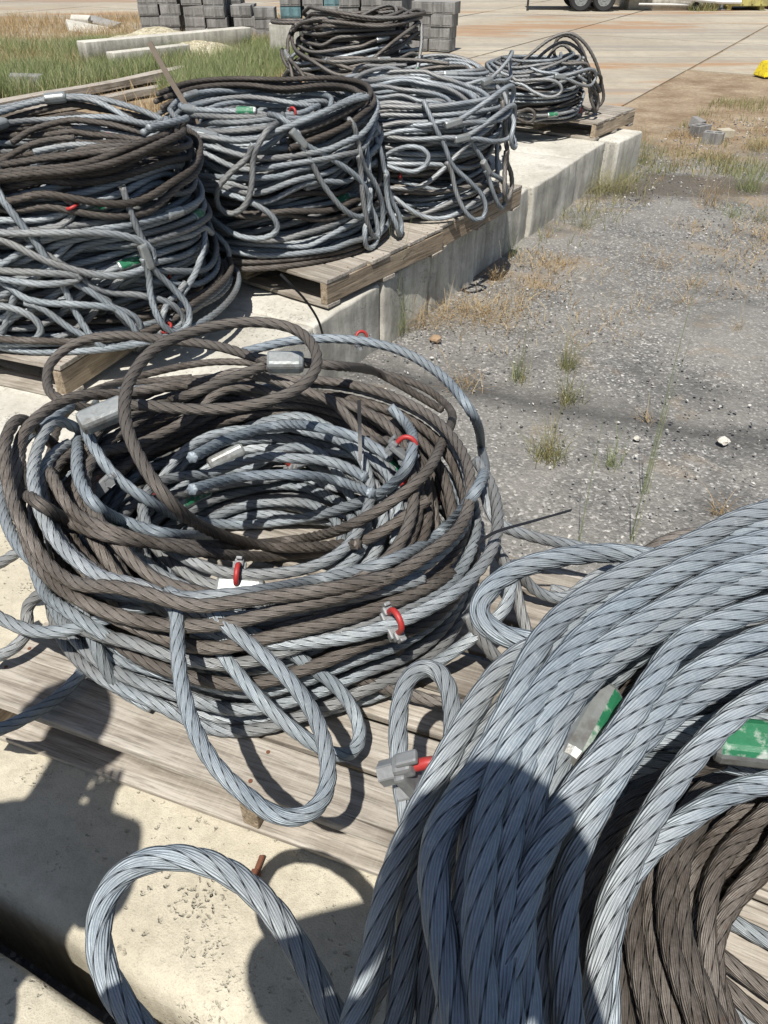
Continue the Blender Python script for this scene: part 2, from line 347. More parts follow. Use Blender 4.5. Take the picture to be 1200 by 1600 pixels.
def build_ground():
    # one sheet to the horizon, finer and gently uneven near the camera
    xs = np.concatenate([[-260, -120, -60, -30, -18], np.arange(-12, 12.01, 0.12), [18, 30, 60, 120, 260]])
    ys = np.concatenate([[-60, -20, -6], np.arange(-2, 16, 0.12), [18, 22, 30, 60, 120, 400]])
    X, Y = np.meshgrid(xs, ys)
    from mathutils import noise as mn
    Z = np.zeros_like(X)
    for i in range(X.shape[0]):
        for j in range(X.shape[1]):
            x, y = X[i, j], Y[i, j]
            if abs(x) < 12.1 and -2.1 < y < 12:
                f = min(1, max(0, (9.0-y)/2.0))
                Z[i, j] = f*(0.030*mn.noise((x*0.9, y*0.9, 1)) + 0.012*mn.noise((x*3.1, y*3.1, 2)) + 0.006*mn.noise((x*9, y*9, 3)))
    V = np.stack([X.ravel(), Y.ravel(), (GZ+Z).ravel()], 1)
    n, m = X.shape; idx = np.arange(n*m).reshape(n, m)
    F = np.stack([idx[:-1, :-1].ravel(), idx[:-1, 1:].ravel(), idx[1:, 1:].ravel(), idx[1:, :-1].ravel()], 1)
    o = link('ground', mesh_np('ground', V, F, M_GROUND)); tag(o, kind='structure')
    # pavement slabs: laid in a grid turned like the block row, joints between
    bm = bmesh.new(); th = R_(-30); ct, st = math.cos(th), math.sin(th)
    def W(a, b): return (a*ct - b*st, a*st + b*ct)
    A0, B0, S, g = 0.8, 10.4, 3.6, 0.028
    for i in range(-12, 14):
        for j in range(-9, 14):
            a0, b0 = A0+i*S, B0+j*S*1.15
            c = W(a0+S/2, b0+S*0.575)
            edge = 10.6 + 0.35*math.sin(c[0]*0.7) if c[0] > -3 else 14.8
            if c[1] < edge + 1.2 or c[1] > 60 or c[0] < -16 or c[0] > 34: continue
            q = [W(a0+g, b0+g), W(a0+S-g, b0+g), W(a0+S-g, b0+S*1.15-g), W(a0+g, b0+S*1.15-g)]
            z = GZ + 0.018 + random.uniform(-.003, .003)
            top = [bm.verts.new((x, y, z)) for x, y in q]; bot = [bm.verts.new((x, y, GZ-0.05)) for x, y in q]
            bm.faces.new(top)
            for k in range(4): bm.faces.new((top[k], bot[k], bot[(k+1) % 4], top[(k+1) % 4]))
    o = link('concrete_pavement', bm_mesh('concrete_pavement', bm, M_PAVE)); tag(o, kind='structure')
build_ground()

# ------------------------------------------------------------------ concrete blocks under the pallets
def rough_block(name, corners, z0, z1, mat, label, group, seg=0.07, amp=0.006, bev=0.018):
    """corners: 4 xy points counter-clockwise; chipped, gently uneven cast block"""
    bm = bmesh.new()
    b = [bm.verts.new((x, y, z0)) for x, y in corners]; t = [bm.verts.new((x, y, z1)) for x, y in corners]
    bm.faces.new(list(reversed(b))); bm.faces.new(t)
    for k in range(4): bm.faces.new((b[k], b[(k+1) % 4], t[(k+1) % 4], t[k]))
    bmesh.ops.recalc_face_normals(bm, faces=bm.faces)
    es = [e for e in bm.edges if all(v.co.z > z1-1e-4 for v in e.verts)]
    vert_e = [e for e in bm.edges if abs(e.verts[0].co.z-e.verts[1].co.z) > 1e-3]
    bmesh.ops.bevel(bm, geom=es+vert_e, offset=bev, segments=3, profile=0.5, affect='EDGES')
    for _ in range(5):
        le = [e for e in bm.edges if e.calc_length() > seg*1.6]
        if not le: break
        bmesh.ops.subdivide_edges(bm, edges=le, cuts=1, use_grid_fill=True)
    bmesh.ops.triangulate(bm, faces=bm.faces)
    from mathutils import noise as mn
    for v in bm.verts:
        n = mn.noise_vector(v.co*7.0)*amp + mn.noise_vector(v.co*25.0)*amp*0.35
        v.co += Vector((n.x, n.y, n.z*0.35))
    o = link(name, bm_mesh(name, bm, mat, True)); tag(o, label, 'concrete block', group); return o
def quad(p, d, w, n, depth):
    p = Vector(p[:2]).to_2d(); d = Vector(d).to_2d().normalized(); n = Vector(n).to_2d().normalized()
    return [tuple(p), tuple(p+d*w), tuple(p+d*w+n*depth), tuple(p+n*depth)]
D1 = Vector((0.89, -0.456)); N1 = Vector((0.456, 0.89))
P0 = Vector((-0.725, 0.72))
rough_block('concrete_block', quad(P0-D1*1.5, D1, 4.6, N1, 0.86), GZ-0.1, 0.0, M_CONC,
            'long cream concrete block under the two nearest pallets with a chipped pitted top', None, 0.05, 0.004, 0.05)
rough_block('concrete_block', quad(P0-D1*1.6-N1*1.10, D1, 4.6, N1, 1.03), GZ-0.1, -0.01, M_CONC,
            'cream concrete block in the bottom left corner beyond a dark gap', None, 0.05, 0.004, 0.02)
ROW = Vector((0.5, 0.866)); LFT = Vector((-0.866, 0.5))
RE0 = Vector((-0.281, 3.41))                        # a point of the right-hand edge of the far row
def row_blocks():
    s = -2.05; k = 0
    L = [0.98, 0.98, 0.62, 0.55, 0.62, 0.95, 0.98, 0.72]
    names = ['block nearest the camera in the long pale row, beside the grass gap', 'second block of the long pale row, left of the front coil',
             'pale block carrying the front corner of the pallet under the brown and grey coil stack',
             'pale block below the middle of the broken pallet edge, its face lit at the side', 'pale block under the joint between the two pallets by the gravel',
             'pale block under the pallet of the middle coil stack', 'pale sunlit block with bare top between middle stack and far pallet',
             'bare topped pale block just before the far pallet']
    for i, l in enumerate(L):
        off = random.uniform(-0.015, 0.02); z = random.uniform(-0.008, 0.004)
        p = RE0 + ROW*s + (-LFT)*off
        c = [tuple(p), tuple(p+ROW*(l-0.012)), tuple(p+ROW*(l-0.012)+LFT*1.75), tuple(p+LFT*1.75)]
        rough_block('concrete_block', c, GZ-0.1, z, M_CONCW, names[i], 'concrete blocks in the long row', 0.06, 0.013, 0.016)
        s += l
    # the last one lies turned a little out of line under the far pallet
    e = RE0 + ROW*s + (-LFT)*0.02
    r2 = Vector((math.sin(R_(36)), math.cos(R_(36)))); l2 = Vector((-r2.y, r2.x)); e += ROW*0.05 - l2*0.10
    rough_block('concrete_block', [tuple(e), tuple(e+r2*0.55), tuple(e+r2*0.55+l2*1.4), tuple(e+l2*1.4)], GZ-0.1, 0.0, M_CONCW,
                'last pale block of the row, turned out of line at the far pallet', 'concrete blocks in the long row', 0.08, 0.006, 0.02)
row_blocks()

# ------------------------------------------------------------------ pallets
def plank(name, parent, c, s, mat, rz=0.0, sag=0.0, label=None):
    bm = bmesh.new(); bx(bm, (0, 0, 0), s, bev=0.0035, jit=0.0025)
    for v in bm.verts: v.co.z += sag*math.sin(v.co.x*3)
    if name == 'deck_board':
        for fx in (-0.5+0.022/s[0], 0.0, 0.5-0.022/s[0]):
            for fy in (-0.28, 0.27):
                x_ = fx*s[0]+random.uniform(-.006, .006); y_ = fy*s[1]+random.uniform(-.006, .006)
                for v in cyl(bm, (x_, y_, s[2]/2-0.002), (x_, y_, s[2]/2+0.0012), 0.0042, seg=8):
                    for f in v.link_faces: f.material_index = 1
    o = link(name, bm_mesh(name, bm, [mat, M_RUST], False), parent); o.location = c; o.rotation_euler = (random.uniform(-.004, .004), random.uniform(-.004, .004), rz+random.uniform(-.006, .006))
    if label: o['label'] = label
    return o
def nails(parent, xs, y, z):
    pass
def pallet(corner, d, w, depth, label, boards=7, H=0.14, missing=()):
    """corner: near left corner, d: direction of the front edge (deck boards run along it)"""
    d = Vector(d).normalized(); a = math.atan2(d.y, d.x)
    root = empty('pallet', (corner[0], corner[1], 0.004), a); tag(root, label, 'pallet', 'timber pallets on the concrete blocks')
    t = 0.019
    for i in range(3):
        plank('bottom_board', root, (w/2, 0.05+i*(depth-0.1)/2, t/2), (w, 0.095, t), M_WX)
    for i in range(3):
        x = 0.022+i*(w-0.044)/2
        plank('stringer', root, (x, depth/2, t+(H-2*t)/2), (0.04, depth-0.006, H-2*t-0.002), M_WY)
    bw = (depth+0.0)/boards
    for i in range(boards):
        if i in missing: continue
        ww = bw*random.uniform(0.82, 0.93) if i not in (0, boards-1) else bw*0.96
        plank('deck_board', root, (w/2+random.uniform(-.006, .006), bw*(i+0.5), H-t/2+0.001), (w+random.uniform(-.01, .012), ww, t), M_WX)
    return root
pallet((-0.89, 1.072), (0.937, -0.350), 1.33, 0.86, 'nearest weathered pallet with sawn grey boards and hanging rope eyes over its front edge', 7)
pallet((0.375, 0.46), (0.90, -0.43), 1.15, 0.95, 'weathered pallet seen through the loops of the right foreground coil', 7)
pallet((-2.26, 3.02), (0.93, -0.36), 1.12, 1.0, 'old pallet under the left coil stack', 6)
pD = Vector((-0.27, 3.50)); dD = Vector((0.80, -0.60))
pallet(pD - dD*1.12, dD, 1.12, 1.0, 'splintered tan pallet under the brown and grey coil stack, corner over the row edge', 6)
dE = Vector((0.83, -0.555)); pE = Vector((0.30, 4.30))
pallet(pE - dE*1.1, dE, 1.1, 1.05, 'tan pallet under the middle coil stack beside the gravel', 6)
dF = Vector((0.80, -0.60)); pF = Vector((1.80, 7.16))
pallet(pF - dF*1.15, dF, 1.15, 0.85, 'pale pallet under the farthest right coil stack', 6)
pallet((-0.75, 6.6), (0.83, -0.555), 1.2, 1.0, 'shadowed pallet under the stack with a dark coil on top', 6)
pallet((-0.55, 6.10), (0.83, -0.555), 0.95, 0.9, 'shadowed pallet behind the middle coil stack', 6)

# ------------------------------------------------------------------ wire rope
def resample(P, step, closed=False):
    P = np.asarray(P, float)
    if closed: P = np.vstack([P, P[:1]])
    d = np.linalg.norm(np.diff(P, axis=0), axis=1); s = np.concatenate([[0], np.cumsum(d)])
    n = max(4, int(s[-1]/step)+1); t = np.linspace(0, s[-1], n)
    return np.stack([np.interp(t, s, P[:, k]) for k in range(3)], 1)
def catmull(P, per=14):
    P = [np.asarray(p, float) for p in P]
    Q = [2*P[0]-P[1]] + P + [2*P[-1]-P[-2]]; out = []
    for i in range(1, len(Q)-2):
        a, b, c, d = Q[i-1:i+3]
        # centripetal
        t0 = 0; t1 = t0+max(1e-4, np.linalg.norm(b-a))**0.5; t2 = t1+max(1e-4, np.linalg.norm(c-b))**0.5; t3 = t2+max(1e-4, np.linalg.norm(d-c))**0.5
        for t in np.linspace(t1, t2, per, endpoint=False):
            A1 = (t1-t)/(t1-t0)*a+(t-t0)/(t1-t0)*b; A2 = (t2-t)/(t2-t1)*b+(t-t1)/(t2-t1)*c; A3 = (t3-t)/(t3-t2)*c+(t-t2)/(t3-t2)*d
            B1 = (t2-t)/(t2-t0)*A1+(t-t0)/(t2-t0)*A2; B2 = (t3-t)/(t3-t1)*A2+(t-t1)/(t3-t1)*A3
            out.append((t2-t)/(t2-t1)*B1+(t-t1)/(t2-t1)*B2)
    out.append(P[-1]); return np.array(out)
def smooth_poly(P, it):
    P = P.copy()
    for _ in range(it): P[1:-1] = 0.25*P[:-2]+0.5*P[1:-1]+0.25*P[2:]
    return P
def rope_geo(P, rad, lobes=5, step=0.007, s0=0.0):
    """six twisted strands as real relief. lobes = verts per strand"""
    P = resample(P, step); n = len(P)
    T = np.gradient(P, axis=0); T /= np.linalg.norm(T, axis=1)[:, None]+1e-9
    N = np.zeros_like(T); a = np.array([0, 0, 1.0]) if abs(T[0, 2]) < 0.9 else np.array([1.0, 0, 0])
    v = a-T[0]*a.dot(T[0]); v /= np.linalg.norm(v); N[0] = v
    for i in range(1, n):
        v = N[i-1]-T[i]*N[i-1].dot(T[i]); N[i] = v/(np.linalg.norm(v)+1e-9)
    B = np.cross(T, N)
    K = 6*lobes; j = np.arange(K); ang = j*2*math.pi/K
    # six circles of radius rs at distance rc: outer envelope
    rs = rad/3.0; rc = rad-rs; aa = ((ang+math.pi/6) % (math.pi/3))-math.pi/6
    rr = rc*np.cos(aa)+np.sqrt(np.maximum(rs**2*1.02-(rc*np.sin(aa))**2, 0)); rr = np.maximum(rr, rad*0.83)
    s = np.arange(n)*step+s0; tw = s*2*math.pi/(PITCHLEN*rad/0.014)
    A = ang[None, :]+tw[:, None]
    V = P[:, None, :]+rr[None, :, None]*(np.cos(A)[..., None]*N[:, None, :]+np.sin(A)[..., None]*B[:, None, :])
    V = V.reshape(-1, 3)
    i = np.arange(n-1)[:, None]*K; jj = j[None, :]; jn = (j[None, :]+1) % K
    F = np.stack([(i+jj), (i+jn), (i+K+jn), (i+K+jj)], -1).reshape(-1, 4)
    u0 = np.broadcast_to(j/K, (n-1, K)); u1 = np.broadcast_to((j+1)/K, (n-1, K))
    v0 = np.broadcast_to(s[:-1, None], (n-1, K)); v1 = np.broadcast_to(s[1:, None], (n-1, K))
    UV = np.stack([np.stack([u0, v0], -1), np.stack([u1, v0], -1), np.stack([u1, v1], -1), np.stack([u0, v1], -1)], 2).reshape(-1, 2)
    # end caps
    V = np.vstack([V, P[:1], P[-1:]]); c0 = n*K; c1 = c0+1
    cap = []
    for q in range(0, K, 2): cap.append((c0, (q+2) % K, q+1, q))
    b_ = (n-1)*K
    for q in range(0, K, 2): cap.append((c1, b_+q, b_+q+1, b_+(q+2) % K))
    F = np.vstack([F, np.array(cap)]); UV = np.vstack([UV, np.tile([0.08, 0.0], (len(cap)*4, 1))])
    return V, F, UV, P
def rope_mesh(name, curves, rad, mat, lobes, step):
    Vs, Fs, Us, off = [], [], [], 0
    for P in curves:
        V, F, U, _ = rope_geo(P, rad, lobes, step, random.uniform(0, 1))
        Vs.append(V); Fs.append(F+off); Us.append(U); off += len(V)
    return mesh_np(name, np.vstack(Vs), np.vstack(Fs), mat, True, np.vstack(Us))

def frame_at(p, t, up):
    t = Vector(t).normalized(); up = Vector(up); s = t.cross(up)
    if s.length < 1e-3: s = t.cross(Vector((1, 0, 0)))
    s.normalize(); u = s.cross(t).normalized()
    return Matrix(((t.x, s.x, u.x, p[0]), (t.y, s.y, u.y, p[1]), (t.z, s.z, u.z, p[2]), (0, 0, 0, 1)))
FERR = {}
def ferrule(parent, p, t, up=(0, 0, 1), rad=0.014, L=0.105, green=False, two=True):
    key = (round(rad, 4), round(L, 3), str(green))
    if key not in FERR:
        bm = bmesh.new(); seg = 12; prof = [(-L/2, 1.0), (-L/2+0.001, 1.55), (-L/2+0.007, 1.75), (L/2-0.012, 1.75), (L/2-0.003, 1.5), (L/2, 1.0)]
        rings = []
        for x, k in prof:
            ring = []
            for q in range(seg*2):
                a = q*math.pi/seg
                y, z = math.cos(a), math.sin(a)
                # pressed sleeve: rounded with flats top and bottom
                y = max(-0.93, min(0.93, y)); z = max(-0.84, min(0.84, z))
                ring.append(bm.verts.new((x, y*rad*k*1.05, z*rad*k)))
            rings.append(ring)
        n = seg*2
        for a, b in zip(rings[:-1], rings[1:]):
            for q in range(n):
                f = bm.faces.new((a[q], a[(q+1) % n], b[(q+1) % n], b[q]))
                if green and abs(a[0].co.x-b[0].co.x) > 0.05 and (2 <= q <= 13 if green != 'patch' else 10 <= q <= 11): f.material_index = 1
        bm.faces.new(list(reversed(rings[0]))); bm.faces.new(rings[-1])
        FERR[key] = bm_mesh('ferrule', bm, [M_FERR, M_GREENP], False)
    o = link('ferrule', FERR[key], parent)
    o.matrix_world = frame_at(p, t, up) if parent is None else parent.matrix_world.inverted() @ frame_at(p, t, up)
    o.matrix_local = (Matrix.Translation(-parent.location) @ frame_at(p, t, up))
    if green: o['label'] = 'metal ferrule with green paint'
    return o
CLIPM = {}
def clip_meshes(r):
    if r in CLIPM: return CLIPM[r]
    # saddle below the ropes, red U-bolt over them, two nuts
    bm = bmesh.new(); w = r*1.9
    bx(bm, (0, 0, -r*1.15), (r*2.2, w*2.1, r*0.9), bev=r*0.25)
    for sy in (-1, 1):
        bx(bm, (0, sy*w, -r*0.75), (r*1.5, r*1.3, r*1.5), bev=r*0.35)
        bx(bm, (0, sy*(w+r*0.75), -r*0.2), (r*1.0, r*0.55, r*1.7), bev=r*0.2)
    saddle = bm_mesh('saddle', bm, M_CLIP)
    pts = [(0, -w*0.82, -r*2.6), (0, -w*0.82, -r*0.6)] + [(0, -w*0.82*math.cos(a), r*0.7+w*0.80*math.sin(a)) for a in np.linspace(0, math.pi, 11)] + [(0, w*0.82, -r*0.6), (0, w*0.82, -r*2.6)]
    P = resample(pts, r*0.25); T = np.gradient(P, axis=0); T /= np.linalg.norm(T, axis=1)[:, None]
    N = np.tile(np.array([1.0, 0, 0]), (len(P), 1)); B = np.cross(T, N); K = 12; a = np.arange(K)*2*math.pi/K
    V = (P[:, None]+r*0.44*(np.cos(a)[None, :, None]*N[:, None]+np.sin(a)[None, :, None]*B[:, None])).reshape(-1, 3)
    V = np.vstack([V]); i = np.arange(len(P)-1)[:, None]*K; j = np.arange(K)[None]
    F = np.stack([i+j, i+(j+1) % K, i+K+(j+1) % K, i+K+j], -1).reshape(-1, 4)
    ub = mesh_np('u_bolt', V, F, M_RED)
    bm = bmesh.new(); cyl(bm, (0, 0, -r*0.55), (0, 0, r*0.55), r*0.88, seg=6); bmesh.ops.bevel(bm, geom=list(bm.edges), offset=r*0.08, segments=1, affect='EDGES')
    nut = bm_mesh('nut', bm, M_CLIP)
    CLIPM[r] = (saddle, ub, nut, w); return CLIPM[r]
def rope_clip(parent, p, t, up=(0, 0, 1), r=0.014):
    saddle, ub, nut, w = clip_meshes(r)
    c = link('rope_clip', saddle, parent); c.matrix_local = Matrix.Translation(-parent.location) @ frame_at(p, t, up)
    u = link('u_bolt', ub, c)
    for sy in (-1, 1):
        n = link('nut', nut, c); n.location = (0, sy*w*0.82, -r*2.1)
    return c

GRP = 'wire rope slings coiled on the pallets'
def sling(label, curves, mat, rad=0.014, lobes=5, step=0.008, base=None, ferr=(), clips=(), cat='wire rope sling', group=GRP, fsc=1.0):
    base = base if base is not None else Vector(np.mean(curves[0], axis=0)); 
    o = empty('wire_rope_sling', base); tag(o, label, cat, group)
    cs = [np.asarray(c)-np.array(base) for c in curves]
    link('rope', rope_mesh('rope', cs, rad, mat, lobes, step), o)
    for f in ferr: ferrule(o, rad=f.get('rad', rad*fsc), **{k: v for k, v in f.items() if k != 'rad'})
    for c in clips: rope_clip(o, r=c.get('r', rad), **{k: v for k, v in c.items() if k != 'r'})
    return o
def along(P, frac):
    """point and tangent at a fraction of a polyline"""
    i = int(frac*(len(P)-2)); i = max(1, min(len(P)-2, i)); return P[i], P[i+1]-P[i-1]

# ------------------------------------------------------------------ dropping coils on one another
class Pile:
    def __init__(s, cx, cy, z0, rad=0.014, half=0.95, cell=0.007):
        s.soft = 1.0 if cy < 2 else 2.2; s.cx, s.cy, s.z0, s.rad = cx, cy, z0, rad; s.half, s.cell = half, cell
        n = int(2*half/cell); s.n = n; s.C = np.full((n, n), z0+rad*1.0)
    def idx(s, P):
        i = ((P[:, 0]-s.cx+s.half)/s.cell).astype(int); j = ((P[:, 1]-s.cy+s.half)/s.cell).astype(int)
        return np.clip(i, 0, s.n-1), np.clip(j, 0, s.n-1)
    def req(s, P):
        i, j = s.idx(P); return s.C[i, j]
    def stamp(s, P, z):
        D = s.rad*1.92; k = int(D/s.cell)+1; i0, j0 = s.idx(P)
        for a in range(-k, k+1):
            for b in range(-k, k+1):
                d2 = (a*a+b*b)*s.cell**2
                if d2 >= D*D: continue
                h = z+math.sqrt(D*D-d2)
                i = np.clip(i0+a, 0, s.n-1); j = np.clip(j0+b, 0, s.n-1)
                np.maximum.at(s.C, (i, j), h)
    def settle(s, P, win=0.09, ext=0):
        z = s.req(P); st = np.linalg.norm(P[1]-P[0]); w = max(1, int(win/st))
        zz = np.pad(z, w, mode='edge'); mx = np.array([zz[i:i+2*w+1].max() for i in range(len(z))])
        w = int(w*getattr(s, 'soft', 1.0)); zz = np.pad(mx, w, mode='edge'); k = np.hanning(2*w+3)[1:-1]; k /= k.sum()
        return np.convolve(zz, k, mode='valid')
    def coil(s, r, turns, off=(0, 0), wob=0.02, drift=0.02, th0=None, win=0.09, ecc=0.02, cands=5, band=None):
        st = 0.012; best = None
        tries = []
        for c in range(cands):
            rr = r if band is None else random.uniform(*band)
            th_ = random.uniform(0, 6.28) if th0 is None else th0
            L = turns*2*math.pi; n = int(L*rr/st); th = th_+np.linspace(0, L, n)
            ph = [random.uniform(0, 6.28) for _ in range(6)]
            R = rr+ecc*np.cos(2*th+ph[0])+wob*0.5*np.sin(th*0.37+ph[1])+wob*0.4*np.sin(th*1.31+ph[2])+wob*0.3*np.sin(th*2.63+ph[3])+drift*np.linspace(-1, 1, n)*random.choice((-1, 1))
            P = np.stack([s.cx+off[0]+R*np.cos(th), s.cy+off[1]+R*np.sin(th)], 1)
            m = np.mean(s.req(P)); tries.append((m, P, rr))
        tries.sort(key=lambda q: q[0]); _, P, rr = tries[0]
        n1 = max(10, int(2*math.pi*rr/st)); zreq = np.zeros(len(P)); i = 0
        while i < len(P):
            e = min(len(P), i+n1//2); seg = P[i:e]
            if len(seg) < 4: zreq[i:e] = zreq[i-1]; break
            z = s.settle(seg, win); zreq[i:e] = z; s.stamp(seg, z); i = e
        w = 9; zz = np.pad(zreq, w, mode='edge'); k = np.hanning(2*w+3)[1:-1]; k /= k.sum(); z = np.convolve(zz, k, mode='valid')
        return np.column_stack([P, z])
    def wind(s, lo, hi, turns, off=(0, 0), wob=0.012, win=0.07, loose=0.15, label=None):
        # turns laid one after another, each where the stack is lowest; all share the stack's own out-of-round shape
        if not hasattr(s, 'shape'): s.shape = [(k, random.uniform(0.004, 0.016)/k**0.5, random.uniform(0, 6.28)) for k in (2, 3, 4, 5)]
        st = 0.012; th0 = random.uniform(0, 6.28); nt = int(math.ceil(turns)); m = 72; th = np.linspace(0, 2*math.pi, m, endpoint=False)
        sh = lambda t: sum(a*np.cos(k*t+p) for k, a, p in s.shape)
        out = []; prev = random.uniform(lo, hi); Rk = []; P_all = []; Z_all = []; cur = prev; ph = [random.uniform(0, 6.28) for _ in range(4)]
        for k in range(nt+1):
            cand = np.linspace(lo, hi, 13)+rng.uniform(-.006, .006, 13); best = None
            for c in cand:
                R = c+sh(th+th0)
                h = s.req(np.stack([s.cx+off[0]+R*np.cos(th+th0), s.cy+off[1]+R*np.sin(th+th0)], 1)); sc = np.percentile(h, 70)+abs(c-cur)*loose+random.uniform(0, 0.012)
                if best is None or sc < best[0]: best = (sc, c)
            nxt = best[1]; frac = min(1.0, turns-k)
            if frac <= 0: break
            n = max(8, int(2*math.pi*frac*max(nxt, .2)/st)); t = np.linspace(0, 2*math.pi*frac, n, endpoint=False); b = np.clip(t/1.6, 0, 1); b = b*b*(3-2*b)
            T = th0+2*math.pi*k+t
            R = cur*(1-b)+nxt*b+sh(T)+wob*(0.6*np.sin(T*0.37+ph[0])+0.5*np.sin(T*1.31+ph[1])+0.3*np.sin(T*2.63+ph[2]))
            P = np.stack([s.cx+off[0]+R*np.cos(T), s.cy+off[1]+R*np.sin(T)], 1); i = 0; Z = np.zeros(n)
            while i < n:
                e = min(n, i+n//2+2); z = s.settle(P[i:e], win) if e-i > 3 else np.full(e-i, Z[i-1]); Z[i:e] = z; s.stamp(P[i:e], z); i = e
            P_all.append(P); Z_all.append(Z); cur = nxt
        P = np.vstack(P_all); z = np.concatenate(Z_all); w = 7; zz = np.pad(z, w, mode='edge'); kk = np.hanning(2*w+3)[1:-1]; kk /= kk.sum(); z = np.convolve(zz, kk, mode='valid')
        return np.column_stack([P, z])
    def top(s, band):
        n = s.n; a = (np.arange(n)+.5)*s.cell-s.half; X, Y = np.meshgrid(a, a, indexing='ij'); r = np.hypot(X, Y)
        m = (r > band[0]) & (r < band[1]); return float(np.percentile(s.C[m], 60))

def wall_eye(pile, th, z, direction, L, W, R, out=0.03, tail=0.5, lean=0.0):
    """an eye loop hanging against the outside of a stack: (arc, height) coordinates. direction in degrees: -90 hangs straight down"""
    d = R_(direction); ca, sa = math.cos(d), math.sin(d)
    def P(a, b, o):      # a along the eye, b across
        x = a*ca-b*sa; zz = a*sa+b*ca; t = th+x/R; r = R+o
        return np.array([pile.cx+r*math.cos(t), pile.cy+r*math.sin(t), z+zz])
    tl = [P(-tail, 0.10*tail, -0.03), P(-tail*0.66, 0.05*tail, 0.0), P(-tail*0.3, 0.015, out*0.6)]
    neck = P(-0.06, 0.0, out); zt = pile.top((R-0.14, R-0.03))+0.01
    for q in range(len(tl)):
        ex = tl[q][2]-zt
        if ex > 0:
            d_ = np.array([pile.cx-tl[q][0], pile.cy-tl[q][1], 0.0]); d_ /= np.linalg.norm(d_); tl[q] = tl[q]+d_*min(ex, 0.35); tl[q][2] = zt+0.012
    a = tl+[P(-0.06, 0.004, out), P(0.0, 0.012, out), P(L*0.35, W*0.38, out+0.02), P(L*0.7, W*0.5, out+0.03+lean*0.7), P(L*0.93, W*0.3, out+0.03+lean), P(L, 0.0, out+0.03+lean),
            P(L*0.93, -W*0.3, out+0.03+lean), P(L*0.7, -W*0.5, out+0.035+lean*0.7), P(L*0.35, -W*0.38, out+0.02), P(0.0, -0.014, out), P(-0.06, -0.016, out)]
    C = catmull(a, 10)
    for q in range(len(C)): C[q, 2] = max(C[q, 2], pile.z0+pile.rad)
    return C, neck, P(0.02, 0, out)-P(-0.1, 0, out), P(0, 0, 1)-P(0, 0, 0)
def top_eye(pile, x, y, z, ang, L, W, tail=0.5, curl=0.6, rise=0.02):
    a0 = R_(ang); C_, S_ = math.cos(a0), math.sin(a0)
    def P(a, b, h): return np.array([x+a*C_-b*S_, y+a*S_+b*C_, z+h])
    a = [P(-tail, curl*0.35*tail, -0.02), P(-tail*0.6, curl*0.12*tail, 0.0), P(-0.1, 0.01, 0.01), P(0, 0.014, 0.012), P(L*0.35, W*0.4, rise), P(L*0.7, W*0.5, rise), P(L*0.95, W*0.28, rise), P(L, 0, rise),
         P(L*0.93, -W*0.3, rise), P(L*0.7, -W*0.5, rise), P(L*0.35, -W*0.4, rise), P(0, -0.014, 0.012), P(-0.1, -0.016, 0.01)]
    return catmull(a, 10), P(-0.05, 0, 0.012), P(1, 0, 0)-P(0, 0, 0), np.array([0, 0, 1.0])
ORD = ['lowest', 'second', 'third', 'fourth', 'fifth', 'sixth', 'seventh', 'eighth', 'ninth', 'tenth', 'eleventh', 'twelfth', 'thirteenth', 'fourteenth', 'fifteenth',
       'sixteenth', 'seventeenth', 'eighteenth', 'nineteenth', 'twentieth', 'twenty first', 'twenty second', 'twenty third', 'twenty fourth', 'twenty fifth', 'twenty sixth', 'twenty seventh', 'twenty eighth']
